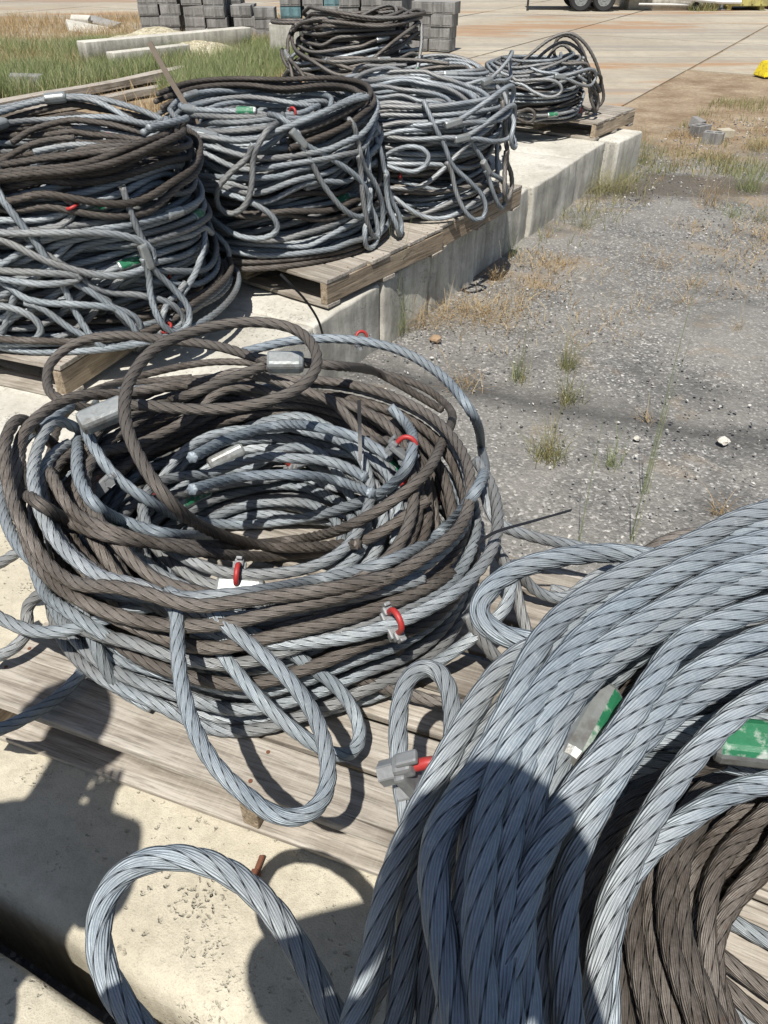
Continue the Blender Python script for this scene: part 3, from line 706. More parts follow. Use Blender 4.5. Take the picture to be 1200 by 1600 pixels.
def stack(name, pile, target, band, pattern, mats, lobes, step, turns=(3, 5), wob=0.02, spread=0.02, eyes=(), maxn=34, win=0.09, ecc=0.02, firstr=None, greenp=0.35, extra_clips=0.5, topb=0, ragged=3):
    """fill a stack with slings up to a height; pattern: string of g / b cycled from the bottom up"""
    k = 0; done = []
    while pile.top(band) < target and k < maxn:
        ch = pattern[k % len(pattern)]; off = (random.uniform(-spread, spread)*1.5, random.uniform(-spread, spread)*1.5)
        b0 = random.uniform(0, 0.05) if k % 3 else 0; b1 = random.uniform(0, 0.04)
        if k % 4 == 3: P = pile.coil(0, random.uniform(1.2, 2.4), off, wob*1.3, random.uniform(0.005, 0.03), None, win*1.5, ecc, 4, (band[0]+0.02, band[1]-0.055))
        else: P = pile.wind(band[0]+b0, band[1]-b1, random.uniform(*turns)*1.25, off, wob*0.5, win*0.8)
        done.append((ch, P)); k += 1
    for _ in range(ragged):
        H_ = target-pile.z0; z_ = pile.z0+H_*random.uniform(0.15, 0.95); L_ = random.uniform(0.2, 0.36)
        eyes = tuple(eyes)+(dict(at=random.random(), th=random.uniform(-175, 5), z=z_, dir=random.choice((-30, -60, -90, -120, -150, 10, 170)), L=min(L_, max(0.14, (z_-pile.z0)*1.1)) , W=random.uniform(.09, .15), R=band[1]+0.02, tail=random.uniform(.2, .5), ferr=random.random() < 0.4, green=random.random() < 0.4, lean=random.uniform(0, .05), clip=random.random() < 0.35),)
    n = len(done); by = {}; done = [('b' if i >= n-topb else c, P) for i, (c, P) in enumerate(done)]
    for e in eyes: by.setdefault(min(n-1, max(0, int(e['at']*n))), []).append(e)
    for i, (ch, P) in enumerate(done):
        curves = [P]; ferr = []; clips = []
        hue = 'grey' if ch == 'g' else 'dark brown'; extra = ''
        for e in by.get(i, []):
            if e.get('top'):
                C, nk, t, up = top_eye(pile, *e['top'])
            else:
                C, nk, t, up = wall_eye(pile, R_(e['th']), e['z'], e['dir'], e['L'], e['W'], e['R'], e.get('out', 0.03), e.get('tail', 0.5), e.get('lean', 0))
            curves.append(C); extra = ' with loose eye'
            if e.get('ferr', True): ferr.append(dict(p=nk, t=t, up=up, green=e.get('green', False), L=0.10))
            if e.get('clip'): q, tt = along(C, 0.62); clips.append(dict(p=q, t=tt, up=up))
        for _ in range(2):
            if random.random() < 0.55:
                q, tt = along(P, random.random()); o = Vector((q[0]-pile.cx, q[1]-pile.cy, 0)).normalized()
                ferr.append(dict(p=q, t=tt, up=tuple(o+Vector((0, 0, 0.9))), green=random.random() < greenp, L=0.10))
        if random.random() < extra_clips:
            q, tt = along(P, random.random()); o = Vector((q[0]-pile.cx, q[1]-pile.cy, 0)).normalized()
            clips.append(dict(p=q, t=tt, up=tuple(o*random.uniform(.4, 1.5)+Vector((0, 0, 0.8)))))
        pos = 'topmost' if i == n-1 else ('second from top' if i == n-2 else ('third from top' if i == n-3 else ORD[i]+' from bottom' if i else 'lowest'))
        if random.random() < 0: pass
        sling(f'{hue} rope coil{extra}, {pos} in {name}', curves, mats[ch], pile.rad, lobes, step, Vector((pile.cx, pile.cy, pile.z0)), ferr, clips, fsc=0.78)
    print('STACK', name, n, 'top', pile.top(band)); return done
NEAR = {'g': M_GREY, 'b': M_BROWN, 'p': M_PALE}; FAR = {'g': M_GREYF, 'b': M_BROWNF, 'p': M_GREYF}

def skirt(pile, lo, hi, turns, ch, label, mats, lobes=3, step=0.012):
    P = pile.wind(lo, hi, turns, (0, 0), 0.03, 0.10)
    sling(label, [P], mats[ch], pile.rad, lobes, step, Vector((pile.cx, pile.cy, pile.z0)))
# stack C, left of frame
pc = Pile(-1.34, 3.36, 0.145)
skirt(pc, 0.56, 0.66, 4, 'g', 'grey rope turns slumped outward on the pallet at the foot of the left edge stack', NEAR)
skirt(pc, 0.53, 0.63, 4, 'b', 'dark rope turns slumped on the pallet at the foot of the left edge stack', NEAR)
stack('the left edge stack', pc, 0.735, (0.30, 0.56), 'gggbggggggggggb', NEAR, 3, 0.012, (3, 5), 0.03, 0.03, [
    dict(at=0.15, th=-95, z=0.36, dir=-140, L=0.34, W=0.16, R=0.56, tail=0.4, ferr=False),
    dict(at=0.25, th=-75, z=0.42, dir=-60, L=0.34, W=0.13, R=0.57, tail=0.5, ferr=False, lean=0.04),
    dict(at=0.35, th=-45, z=0.40, dir=-80, L=0.24, W=0.12, R=0.60, tail=0.3, green=False, lean=0.04),
    dict(at=0.55, th=-92, z=0.58, dir=-15, L=0.50, W=0.15, R=0.56, tail=0.3, green=True),
    dict(at=0.05, th=-62, z=0.34, dir=-40, L=0.3, W=0.15, R=0.57, tail=0.4, ferr=False, lean=0.03), dict(at=0.08, th=-100, z=0.26, dir=-150, L=0.28, W=0.14, R=0.57, tail=0.4, ferr=False, lean=0.04),
    dict(at=0.22, th=-84, z=0.33, dir=-25, L=0.34, W=0.14, R=0.58, tail=0.4, ferr=False),
    dict(at=0.1, th=-115, z=0.30, dir=-10, L=0.30, W=0.14, R=0.58, tail=0.3, ferr=False),
    dict(at=0.45, th=-110, z=0.46, dir=-5, L=0.4, W=0.04, R=0.56, tail=0.3, green=True),
    dict(at=0.7, th=-100, z=0.62, dir=8, L=0.3, W=0.12, R=0.5, tail=0.3, clip=True, ferr=False)], win=0.10)
# stack D
pd_ = Pile(-0.62, 4.27, 0.145)
skirt(pd_, 0.57, 0.66, 4, 'b', 'dark rope turns slumped on the pallet at the foot of the tall left stack', NEAR)
skirt(pd_, 0.57, 0.64, 2.5, 'g', 'grey rope turns slumped on the pallet at the foot of the tall left stack', NEAR)
stack('the tall left stack', pd_, 0.745, (0.27, 0.60), 'bggggggggggggb', NEAR, 3, 0.012, (3, 5), 0.035, 0.03, [
    dict(at=0.93, th=-62, z=0.66, dir=-50, L=0.42, W=0.15, R=0.56, tail=0.25, lean=0.03),
    dict(at=0.5, th=-35, z=0.55, dir=-75, L=0.36, W=0.15, R=0.6, tail=0.3, ferr=False),
    dict(at=0.4, th=-120, z=0.50, dir=-20, L=0.44, W=0.16, R=0.58, tail=0.3, ferr=False, lean=0.04),
    dict(at=0.3, th=-125, z=0.36, dir=-30, L=0.3, W=0.14, R=0.6, tail=0.3, ferr=False),
    dict(at=0.2, th=-30, z=0.36, dir=-100, L=0.2, W=0.12, R=0.6, tail=0.3, ferr=False),
    dict(at=0.6, th=-150, z=0.55, dir=-30, L=0.3, W=0.14, R=0.6, tail=0.3)], win=0.11)
# stack E
pe = Pile(0.12, 4.93, 0.145)
stack('the stack beside the gravel', pe, 0.68, (0.28, 0.55), 'gggggbgbgggg', FAR, 3, 0.014, (3, 5), 0.035, 0.04, [
    dict(at=0.9, th=-60, z=0.66, dir=10, L=0.42, W=0.14, R=0.56, tail=0.3),
    dict(at=0.7, th=-55, z=0.58, dir=5, L=0.42, W=0.16, R=0.57, tail=0.5),
    dict(at=0.4, th=-40, z=0.36, dir=-50, L=0.25, W=0.12, R=0.58, tail=0.3),
    dict(at=0.3, th=-25, z=0.40, dir=-90, L=0.2, W=0.14, R=0.6, tail=0.3, ferr=False)], win=0.16)
# the two behind
pg = Pile(0.32, 6.15, 0.145)
stack('the fourth stack back', pg, 0.68, (0.27, 0.50), 'gbggg', FAR, 2, 0.016, (3, 5), 0.035, 0.03, [
    dict(at=0.9, top=(-0.05, 6.1, 0.72, 200, 0.35, 0.16)), dict(at=0.8, th=-40, z=0.66, dir=10, L=0.4, W=0.14, R=0.5, tail=0.3)], win=0.17)
ph_ = Pile(-0.20, 6.75, 0.145)
stack('the dark-topped back stack', ph_, 0.90, (0.25, 0.50), 'ggggggggggbbb', FAR, 2, 0.016, (3, 5), 0.04, 0.03, [
    dict(at=0.6, th=-160, z=0.62, dir=180, L=0.36, W=0.18, R=0.5, tail=0.3, ferr=False, out=0.05), dict(at=0.95, top=(-0.5, 6.7, 0.88, 160, 0.35, 0.2))], win=0.17, topb=4)
# stack F
pf = Pile(1.30, 7.55, 0.145)
stack('the far right stack', pf, 0.54, (0.24, 0.47), 'bgbggbgggg', FAR, 2, 0.016, (3, 5), 0.035, 0.03, [
    dict(at=0.8, th=-70, z=0.50, dir=-5, L=0.3, W=0.12, R=0.49, tail=0.3), dict(at=0.6, th=-110, z=0.46, dir=-10, L=0.3, W=0.12, R=0.49, tail=0.3, ferr=False),
    dict(at=0.3, th=-20, z=0.36, dir=-20, L=0.25, W=0.14, R=0.5, tail=0.3, ferr=False)], win=0.17)

# ------------------------------------------------------------------ stack A, centre foreground
random.seed(21); rng = np.random.default_rng(21)
class Lay:
    """turn pixel + height (or 's' + extra = resting on the stack) into points"""
    def __init__(s, pile): s.p = pile
    def pt(s, px, py, h):
        if isinstance(h, str):
            ex = float(h[1:] or 0); z = 0.4
            for _ in range(12):
                g = G(px, py, z); q = s.p.req(np.array([[g.x, g.y]]))[0]; z = 0.5*z+0.5*(q+ex)
            return np.array(G(px, py, z))
        return np.array(G(px, py, h))
    def curve(s, pts, per=12, sm=4): return smooth_poly(resample(catmull([s.pt(*p) for p in pts], per), 0.012), sm)
pa = Pile(-0.30, 1.47, 0.145); pa.shape = [(2, 0.008, 1.0), (3, 0.004, 2.0), (5, 0.003, 4.0)]
A_ = []                                               # (material, curves, ferrules, clips, label)
def acoil(ch, r, turns, off=(0, 0), wob=0.012, ecc=0.015, win=0.09, label='', drift=0.01, ferr=0, clip=0, th0=None, extra=()):
    P = pa.wind(r-wob*0.9, r+wob*0.9, turns, off, 0.006+wob*0.12, win*0.8); e_ = np.linspace(1, 0, 22)**2*0.034; P[:22, 2] -= e_; P[-22:, 2] -= e_[::-1]; P[:, 2] = np.maximum(P[:, 2], 0.159)
    fe = []; cl = []
    for q in range(ferr):
        p, t = along(P, random.random()); o = Vector((p[0]-pa.cx, p[1]-pa.cy, 0)).normalized()
        fe.append(dict(p=p, t=t, up=tuple(o*0.6+Vector((0, 0, 1))), green=random.random() < 0.4))
    for q in range(clip):
        p, t = along(P, random.random()); o = Vector((p[0]-pa.cx, p[1]-pa.cy, 0)).normalized()
        cl.append(dict(p=p, t=t, up=tuple(o*random.uniform(-.5, 1.2)+Vector((0, 0, 0.9)))))
    sling(label, [P]+list(extra), {'g': M_GREY, 'p': M_PALE, 'b': M_BROWN}[ch], 0.0135, 5, 0.006, Vector((pa.cx, pa.cy, 0.145)), fe, cl)
    return P
NA = 'centre foreground stack'
acoil('g', 0.42, 3, (0.02, 0.01), 0.08, 0.03, label=f'grey wire rope coil lying on the pallet boards, lowest in the {NA}', ferr=1)
acoil('g', 0.46, 2.6, (0.0, 0.0), 0.05, 0.02, label=f'grey wire rope coil, second from the bottom in the {NA}', clip=1)
acoil('g', 0.30, 4, (0.0, 0.03), 0.08, 0.04, label=f'loosely wound grey wire rope coil on the boards inside the {NA}', ferr=1)
acoil('g', 0.48, 3, (0.01, -0.01), 0.03, 0.015, label=f'grey wire rope coil, outer low turns of the {NA}')
acoil('g', 0.25, 3, (0.0, 0.03), 0.06, 0.03, label=f'short grey rope turns heaped on the boards in the middle of the {NA}')
acoil('g', 0.36, 3, (0.01, 0.02), 0.07, 0.04, label=f'grey wire rope coil lining the hole low in the {NA}', ferr=2)
acoil('g', 0.47, 2.4, (0.01, -0.01), 0.04, 0.015, label=f'grey wire rope coil bulging outward low on the {NA}', clip=1)
acoil('g', 0.42, 2.4, (0.0, 0.02), 0.07, 0.02, label=f'grey wire rope coil at mid height inside the {NA}', ferr=1, clip=1)
acoil('b', 0.47, 1.6, (0.02, -0.01), 0.035, 0.012, label=f'brown wire rope coil around the middle of the {NA}')
acoil('g', 0.36, 2.2, (-0.01, 0.03), 0.07, 0.04, label=f'grey wire rope coil edging the upper hole of the {NA}', ferr=2, clip=1)
acoil('g', 0.46, 2, (0.0, 0.0), 0.05, 0.015, label=f'grey wire rope coil under the brown upper turns of the {NA}')
acoil('b', 0.45, 2, (0.02, 0.0), 0.05, 0.015, label=f'brown wire rope coil below the red clip at the front of the {NA}')
acoil('g', 0.37, 1.4, (0.0, 0.01), 0.05, 0.02, label=f'grey wire rope coil between the brown bands of the {NA}', ferr=1)
acoil('b', 0.46, 2.6, (0.01, 0.0), 0.04, 0.01, label=f'outer brown wire rope coil of the upper band of the {NA}')
acoil('b', 0.43, 2.4, (0.01, 0.01), 0.05, 0.012, label=f'thick brown wire rope coil forming the upper band of the {NA}')
acoil('g', 0.485, 1.4, (0.02, 0.02), 0.02, 0.01, label=f'grey wire rope ring round the outer right shoulder of the {NA}')
acoil('g', 0.33, 2.5, (0.0, 0.02), 0.07, 0.04, label=f'grey wire rope coil slumped inside the rim of the {NA}', ferr=1, clip=1)
acoil('b', 0.43, 3.6, (0.0, -0.01), 0.065, 0.01, label=f'brown wire rope coil at the top of the {NA}')
LA = Lay(pa); BASEA = Vector((pa.cx, pa.cy, 0.145))
def hero(label, mat, specs, ferr=(), clips=(), rad=0.0135, lay=None, base=None, cat='wire rope sling', grp=GRP, step=0.006, stamp=True):
    lay = lay or LA; cs = []
    for sp in specs:
        c = lay.curve(sp); cs.append(c)
    fe = []
    for f in ferr:
        a = np.array(lay.pt(*f['a'])); b = np.array(lay.pt(*f['b'])); 
        fe.append(dict(p=(a+b)/2, t=b-a, up=f.get('up', (0, -0.5, 1)), green=f.get('green', False), L=f.get('L', 0.1), rad=f.get('rad', rad)))
    cl = []
    for c in clips:
        a = np.array(lay.pt(*c['a'])); b = np.array(lay.pt(*c['b'])); cl.append(dict(p=a, t=b-a, up=c.get('up', (0, -0.4, 1)), r=rad))
    if stamp:
        for c in cs: lay.p.stamp(c[:, :2], c[:, 2])
    return sling(label, cs, mat, rad, 6, step, base or BASEA, fe, cl, cat, grp)
hero('pale grey wire rope lining the front lip of the hole in the centre foreground stack', M_PALE,
     [[(150, 630, 's'), (137, 680, 's0.0'), (155, 713, 's'), (183, 747, 's'), (233, 783, 's'), (292, 810, 's'), (375, 820, 's'), (483, 808, 's'), (546, 790, 's'), (600, 767, 's0.01'), (637, 729, 's0.02'), (645, 695, 's0.03'), (633, 660, 's0.02'), (610, 636, 's0')],
      [(140, 660, 's'), (121, 700, 's'), (124, 750, 's'), (150, 790, 's'), (195, 815, 's'), (250, 832, 's'), (330, 838, 's')]],
     clips=[dict(a=(160, 757, 's0.01'), b=(180, 775, 's0.01'), up=(-0.6, 0.3, 0.6)), dict(a=(632, 700, 's0.02'), b=(640, 680, 's0.02'), up=(0.6, 0.2, 0.7))])
hero('brown wire rope ring sweeping wide at the left of the centre foreground stack', M_BROWN,
     [[(460, 572, 's'), (330, 566, 's'), (210, 590, 's'), (110, 625, 's'), (56, 660, 's0.01'), (34, 705, 's0.02'), (38, 750, 's0.02'), (64, 788, 's0.02'), (108, 815, 's0.01'), (170, 838, 's'), (292, 852, 's'), (450, 845, 's'), (560, 815, 's'), (650, 755, 's'), (692, 690, 's'), (695, 630, 's'), (655, 602, 's'), (570, 578, 's'), (470, 570, 's'), (380, 582, 's')],
      [(300, 590, 's'), (200, 600, 's'), (137, 620, 's0.01'), (96, 655, 's0.01'), (80, 705, 's0.01'), (84, 750, 's0.01'), (110, 795, 's0.01'), (170, 828, 's'), (300, 860, 's'), (450, 868, 's'), (580, 840, 's'), (670, 780, 's')]])
hero('brown wire rope with a tall eye arching over the back of the centre foreground stack', M_BROWN,
     [[(560, 850, 's'), (430, 855, 's'), (335, 832, 's0.01'), (262, 780, 0.58), (215, 710, 0.62), (195, 650, 0.645), (205, 590, 0.66), (245, 543, 0.675), (320, 513, 0.68), (400, 503, 0.68), (460, 514, 0.665), (492, 545, 0.65), (493, 578, 0.635), (465, 608, 0.62), (400, 632, 0.605), (320, 640, 0.595), (250, 636, 0.585), (210, 632, 0.575), (180, 640, 0.56)]],
     ferr=[dict(a=(196, 634, 0.575), b=(124, 664, 0.56), L=0.11, rad=0.016)])
hero('brown wire rope eye with a silver ferrule resting under the arched loop', M_BROWN,
     [[(690, 640, 's'), (600, 588, 's'), (530, 572, 0.535), (478, 567, 0.55), (445, 566, 0.555), (413, 562, 0.555), (340, 541, 0.545), (260, 531, 0.53), (180, 524, 0.515), (120, 535, 0.50), (80, 566, 0.47), (74, 600, 0.45), (95, 625, 0.46), (150, 640, 's0'), (240, 632, 's0'), (300, 615, 0.535), (360, 591, 0.545), (413, 572, 0.555)]],
     ferr=[dict(a=(417, 566, 0.558), b=(476, 566, 0.556), L=0.095, rad=0.016)])
hero('pale grey wire rope bulging past the front left of the centre foreground stack', M_PALE,
     [[(330, 600, 's'), (190, 610, 's'), (100, 640, 's0'), (45, 680, 0.46), (14, 720, 0.43), (2, 765, 0.42), (10, 815, 0.42), (35, 860, 0.43), (75, 892, 0.44), (130, 914, 0.455), (190, 928, 0.465), (271, 935, 0.47), (375, 928, 0.475), (500, 905, 's0.005'), (600, 880, 's0.005'), (690, 830, 's0.005'), (742, 770, 's'), (752, 700, 's'), (734, 640, 0.47), (688, 585, 0.49), (618, 545, 0.50), (540, 530, 0.505), (460, 532, 0.50), (380, 550, 0.49)]],
     clips=[dict(a=(566, 530, 's0.01'), b=(590, 532, 's0.01'))])
hero('pale grey rope eye hanging over the pallet front in a long open loop', M_PALE,
     [[(150, 925, 0.44), (215, 932, 0.46), (262, 938, 0.475), (276, 955, 0.47), (277, 1000, 0.455), (283, 1065, 0.44), (302, 1135, 0.43), (335, 1195, 0.425), (385, 1243, 0.42), (440, 1278, 0.42), (487, 1272, 0.42), (511, 1235, 0.42), (511, 1180, 0.425), (490, 1115, 0.43), (450, 1060, 0.44), (400, 1015, 0.45), (350, 975, 0.46), (310, 945, 0.47), (260, 925, 0.47)]],
     ferr=[])
hero('pale grey rope eye bent low over the boards, right of the long open loop', M_PALE,
     [[(300, 960, 0.36), (335, 1005, 0.37), (390, 1075, 0.34), (440, 1125, 0.30), (500, 1168, 0.25), (543, 1182, 0.22), (563, 1158, 0.22), (555, 1115, 0.24), (525, 1072, 0.29), (490, 1045, 0.33), (440, 1010, 0.38), (380, 985, 0.42)]])
hero('short pale grey rope eye drooping at the left front above the pallet', M_PALE,
     [[(120, 930, 0.36), (138, 975, 0.35), (152, 1015, 0.31), (172, 1055, 0.25), (198, 1078, 0.2), (220, 1058, 0.21), (228, 1020, 0.27), (222, 985, 0.33), (200, 950, 0.38)]])
hero('pale grey rope end running out of the left frame edge above the boards', M_PALE,
     [[(-90, 900, 0.33), (-50, 940, 0.33), (0, 965, 0.33), (35, 982, 0.33), (85, 988, 0.34), (145, 974, 0.37), (200, 955, 0.41), (280, 940, 0.44), (380, 945, 0.44)]], ferr=[])
hero('grey rope curling off the pallet at the lower left frame edge', M_PALE,
     [[(-90, 1140, 0.2), (-40, 1148, 0.2), (0, 1140, 0.2), (52, 1115, 0.19), (100, 1082, 0.175), (132, 1045, 0.2), (150, 1010, 0.26), (150, 960, 0.33), (130, 910, 0.36)]])
hero('dull grey rope loop crossing the left edge behind the pale rope end', M_GREY,
     [[(-60, 1010, 0.22), (-20, 1030, 0.2), (20, 1015, 0.2), (45, 985, 0.22), (40, 950, 0.25), (75, 920, 0.3), (120, 890, 0.36)], [(-40, 900, 0.2), (0, 880, 0.25), (50, 850, 0.32), (100, 835, 0.38)]])
hero('brown rope loops sagging onto the boards at the right front of the centre stack', M_BROWN,
     [[(380, 1010, 0.34), (470, 1035, 0.3), (560, 1062, 0.24), (640, 1085, 0.19), (700, 1100, 0.175), (760, 1095, 0.175)], [(500, 1000, 0.34), (505, 1045, 0.24), (540, 1075, 0.18), (590, 1060, 0.2), (625, 1010, 0.28), (640, 970, 0.34)]])
hero('grey rope lying low at the right front of the centre stack, red clip above it', M_GREY,
     [[(300, 985, 0.4), (420, 1005, 0.4), (520, 1000, 0.40), (600, 980, 0.41), (680, 945, 0.42), (740, 900, 0.42), (775, 840, 0.42), (772, 770, 0.42), (745, 720, 0.42)], [(450, 1090, 0.18), (560, 1095, 0.17), (640, 1060, 0.2), (720, 1010, 0.28), (790, 950, 0.34), (800, 900, 0.36)]],
     clips=[dict(a=(616, 972, 0.425), b=(640, 962, 0.425), up=(0.1, -0.7, 1))])
# things standing up in the hole
hero('grey rope end with a red bolted clip standing in the hole of the centre stack', M_PALE,
     [[(330, 740, 's0.01'), (400, 715, 's0.02'), (455, 716, 's0.03'), (520, 722, 's0.02'), (570, 745, 's0.01')], [(300, 715, 's0.01'), (360, 685, 's0.03'), (430, 665, 's0.04'), (500, 668, 's0.04'), (560, 685, 's0.03'), (610, 715, 's0.02')], [(300, 765, 's0.01'), (380, 745, 's0.03'), (460, 742, 's0.04'), (530, 752, 's0.03'), (580, 770, 's0.0')]],
     clips=[dict(a=(456, 716, 's0.035'), b=(480, 716, 's0.035'), up=(0, -0.55, 1))])

# brown bands thrown over the left stacks, dark loops on the far one
def band(pile, px, label, mat=M_BROWN, ferr=()):
    l = Lay(pile); return hero(label, mat, px, ferr, (), 0.0135, l, Vector((pile.cx, pile.cy, pile.z0)), step=0.012)
def around(pile, pts, dr, dz=0.0):
    Q = [np.array([pile.cx+(r+dr)*math.cos(R_(a)), pile.cy+(r+dr)*math.sin(R_(a)), 0.0]) for a, r in pts]
    C = smooth_poly(resample(catmull(Q, 12), 0.012), 3); z = pile.settle(C[:, :2], 0.10)+dz; C[:, 2] = z; pile.stamp(C[:, :2], z); return C
def bandc(pile, pts, offs, label, mat=M_BROWN, ferr=()):
    cs = [around(pile, pts, d) for d in offs]; fe = []
    for k, f in ferr:
        p, t = along(cs[k], f); fe.append(dict(p=p+np.array([0, 0, 0.004]), t=t, up=(0, -.3, 1), L=0.095))
    return sling(label, cs, mat, 0.0138, 3, 0.012, Vector((pile.cx, pile.cy, pile.z0)), fe)
bandc(pc, [(150, .48), (180, .44), (205, .38), (232, .34), (262, .34), (292, .38), (322, .46), (345, .53), (5, .52), (30, .44)], (0.0, 0.03, -0.03), 'brown rope band slanting across the top of the left edge stack')
bandc(pc, [(170, .52), (200, .54), (230, .54), (260, .54), (290, .545), (320, .55), (345, .55), (10, .5)], (0.0, -0.028, 0.028), 'second brown rope band lower on the left edge stack')
bandc(pc, [(225, .30), (190, .38), (150, .46), (120, .50), (90, .50), (60, .48), (30, .50), (0, .52), (-25, .48)], (0.0, 0.03, -0.05), 'pale rope hoop on the top of the left edge stack', M_GREY, ((0, 0.45), (2, 0.3)))
bandc(pd_, [(170, .52), (140, .50), (110, .44), (75, .36), (40, .40), (10, .50), (-15, .56), (-40, .57), (-70, .57)], (0.0, 0.03, -0.03, 0.012), 'brown rope band sweeping over the top of the tall left stack')
bandc(pd_, [(200, .56), (225, .57), (250, .56), (280, .55), (310, .56), (335, .57)], (0.0, 0.03, -0.03), 'pale rope turns across the upper front of the tall left stack', M_GREY, ((0, 0.4),))
def GY(px, py, Y):
    u = (px-600)/FPX; v = (py-800)/FPX; fw = math.cos(PITCH)-v*math.sin(PITCH); k = Y/fw
    return np.array([u*k, Y, HC-(math.sin(PITCH)+v*math.cos(PITCH))*k])
fl = []
for q, pts in enumerate([[(800, 110), (830, 84), (862, 60), (890, 52), (912, 66), (930, 95), (940, 130), (942, 158), (925, 172), (905, 165)], [(820, 115), (850, 82), (878, 66), (900, 74), (918, 100), (930, 135), (934, 160), (915, 178)],
                         [(850, 100), (868, 75), (880, 70), (900, 92), (915, 120), (925, 150), (930, 172)], [(870, 120), (895, 112), (915, 100), (905, 70), (885, 55), (870, 62), (866, 85), (885, 110), (910, 140)]]):
    fl.append(smooth_poly(resample(catmull([GY(x, y, 7.50+0.05*q) for x, y in pts], 10), 0.015), 2))
sling('dark rope loops arching above the right side of the far right stack', fl, M_BROWNF, 0.014, 3, 0.014, Vector((pf.cx, pf.cy, 0.145)))

# ------------------------------------------------------------------ stack B, right foreground
pb = Pile(0.68, 0.44, 0.145, half=0.9)
def bcoil(ch, r, turns, off=(0, 0), wob=0.02, label='', th0=None, ferr=0):
    P = pb.wind(r-0.05, r+0.05, turns*1.2, off, 0.012, 0.07); fe = []
    for q in range(ferr):
        p, t = along(P, random.random()); fe.append(dict(p=p, t=t, up=(0, 0, 1), green=True))
    sling(label, [P], {'g': M_GREY, 'p': M_PALE, 'b': M_BROWN}[ch], 0.014, 5, 0.006, Vector((pb.cx, pb.cy, 0.145)), fe)
NB = 'right foreground stack'
bcoil('g', 0.46, 3, (0.03, 0.0), 0.05, f'grey wire rope coil on the boards, lowest in the {NB}')
bcoil('b', 0.34, 5, (0.10, 0.0), 0.03, f'dark brown wire rope coil inside the bottom of the {NB}')
bcoil('b', 0.34, 4, (0.10, 0.0), 0.03, f'dark brown wire rope coil, second in the hole of the {NB}')
bcoil('g', 0.48, 4, (0, 0), 0.03, f'grey wire rope coil, outer lower turns of the {NB}')
bcoil('b', 0.36, 4, (0.08, 0.0), 0.02, f'dark brown wire rope coil under the pale sweep of the {NB}')
bcoil('p', 0.46, 4, (0, 0), 0.03, f'pale wire rope coil at mid height of the {NB}')
bcoil('g', 0.45, 4, (0, 0), 0.03, f'grey wire rope coil just below the top sweep of the {NB}', ferr=0)
bcoil('p', 0.49, 4, (-0.02, 0), 0.03, f'pale wire rope coil under the outer left of the {NB}')
LB = Lay(pb); BASEB = Vector((pb.cx, pb.cy, 0.145))
def ringB(label, mat, pts, close=True, R=None, z=0.62, ferr=(), clips=(), rad=0.0145, extra=()):
    """pts from the right edge of the photo round to its bottom; closed outside the frame round the near side"""
    W = [np.array(G(*p)) for p in pts]; c = np.array([0.68, 0.40])
    if close:
        a0 = math.atan2(W[-1][1]-c[1], W[-1][0]-c[0]); a1 = math.atan2(W[0][1]-c[1], W[0][0]-c[0])
        while a0 < 0: a0 += 2*math.pi
        while a1 < a0+1.5: a1 += 2*math.pi
        r0 = np.hypot(*(W[-1][:2]-c)); r1 = np.hypot(*(W[0][:2]-c)); n = max(3, int((a1-a0)/0.5))
        for k in range(1, n):
            f = k/n; a = a0+(a1-a0)*f; r = r0*(1-f)+r1*f; zz = W[-1][2]*(1-f)+W[0][2]*f
            W.append(np.array([c[0]+r*math.cos(a), c[1]+r*math.sin(a), zz]))
        n0 = len(W); C = catmull(W[-3:]+W+W[:4], 10)[30:30+n0*10+1]; C = resample(C, 0.01); m_ = len(C)-1
        C = smooth_poly(np.vstack([C[m_-12:m_], C, C[1:13]]), 6)[12:12+m_+1]; C[-1] = C[0]
    else:
        if W[0][0] > 0.6 and W[0][2] > 0.3:           # outside the frame the rope runs on round the stack and dives under
            a1 = math.atan2(W[0][1]-c[1], W[0][0]-c[0]); r1 = min(0.46, np.hypot(*(W[0][:2]-c))); z1 = W[0][2]
            pre = [np.array([c[0]+(r1+0.01*k)*math.cos(a1-0.45*k), c[1]+(r1+0.01*k)*math.sin(a1-0.45*k), max(0.3, z1-0.035*k-0.012*k*k)]) for k in (4, 3, 2, 1)]
            if z1-W[-1][2] > -0.3: W = pre+W
        C = smooth_poly(resample(catmull(W, 10), 0.01), 6)
    cs = [C]+[smooth_poly(resample(catmull([np.array(G(*p)) for p in e], 12), 0.01), 4) for e in extra]
    fe = [dict(p=(np.array(G(*f['a']))+np.array(G(*f['b'])))/2, t=np.array(G(*f['b']))-np.array(G(*f['a'])), up=f.get('up', (0, -.4, 1)), green=f.get('green', False), L=f.get('L', 0.11), rad=f.get('rad', rad)) for f in ferr]
    cl = [dict(p=np.array(G(*q['a'])), t=np.array(G(*q['b']))-np.array(G(*q['a'])), up=q.get('up', (0, -.4, 1)), r=q.get('r', rad)) for q in clips]
    return sling(label, cs, mat, rad, 7, 0.005, BASEB, fe, cl)
def hp(pts, h0, h1, h2=None):
    n = len(pts); h2 = h1 if h2 is None else h2; out = []
    for i, (x, y) in enumerate(pts):
        f = i/(n-1); h = h0+(h1-h0)*f*2 if f < 0.5 else h1+(h2-h1)*(f-0.5)*2
        out.append((x, y, h))
    return out
o8 = lambda L: [(500+.5833*x, 780+.5833*y) for x, y in L]
o2 = lambda L: [(500+.5833*x, 1150+.5833*y) for x, y in L]
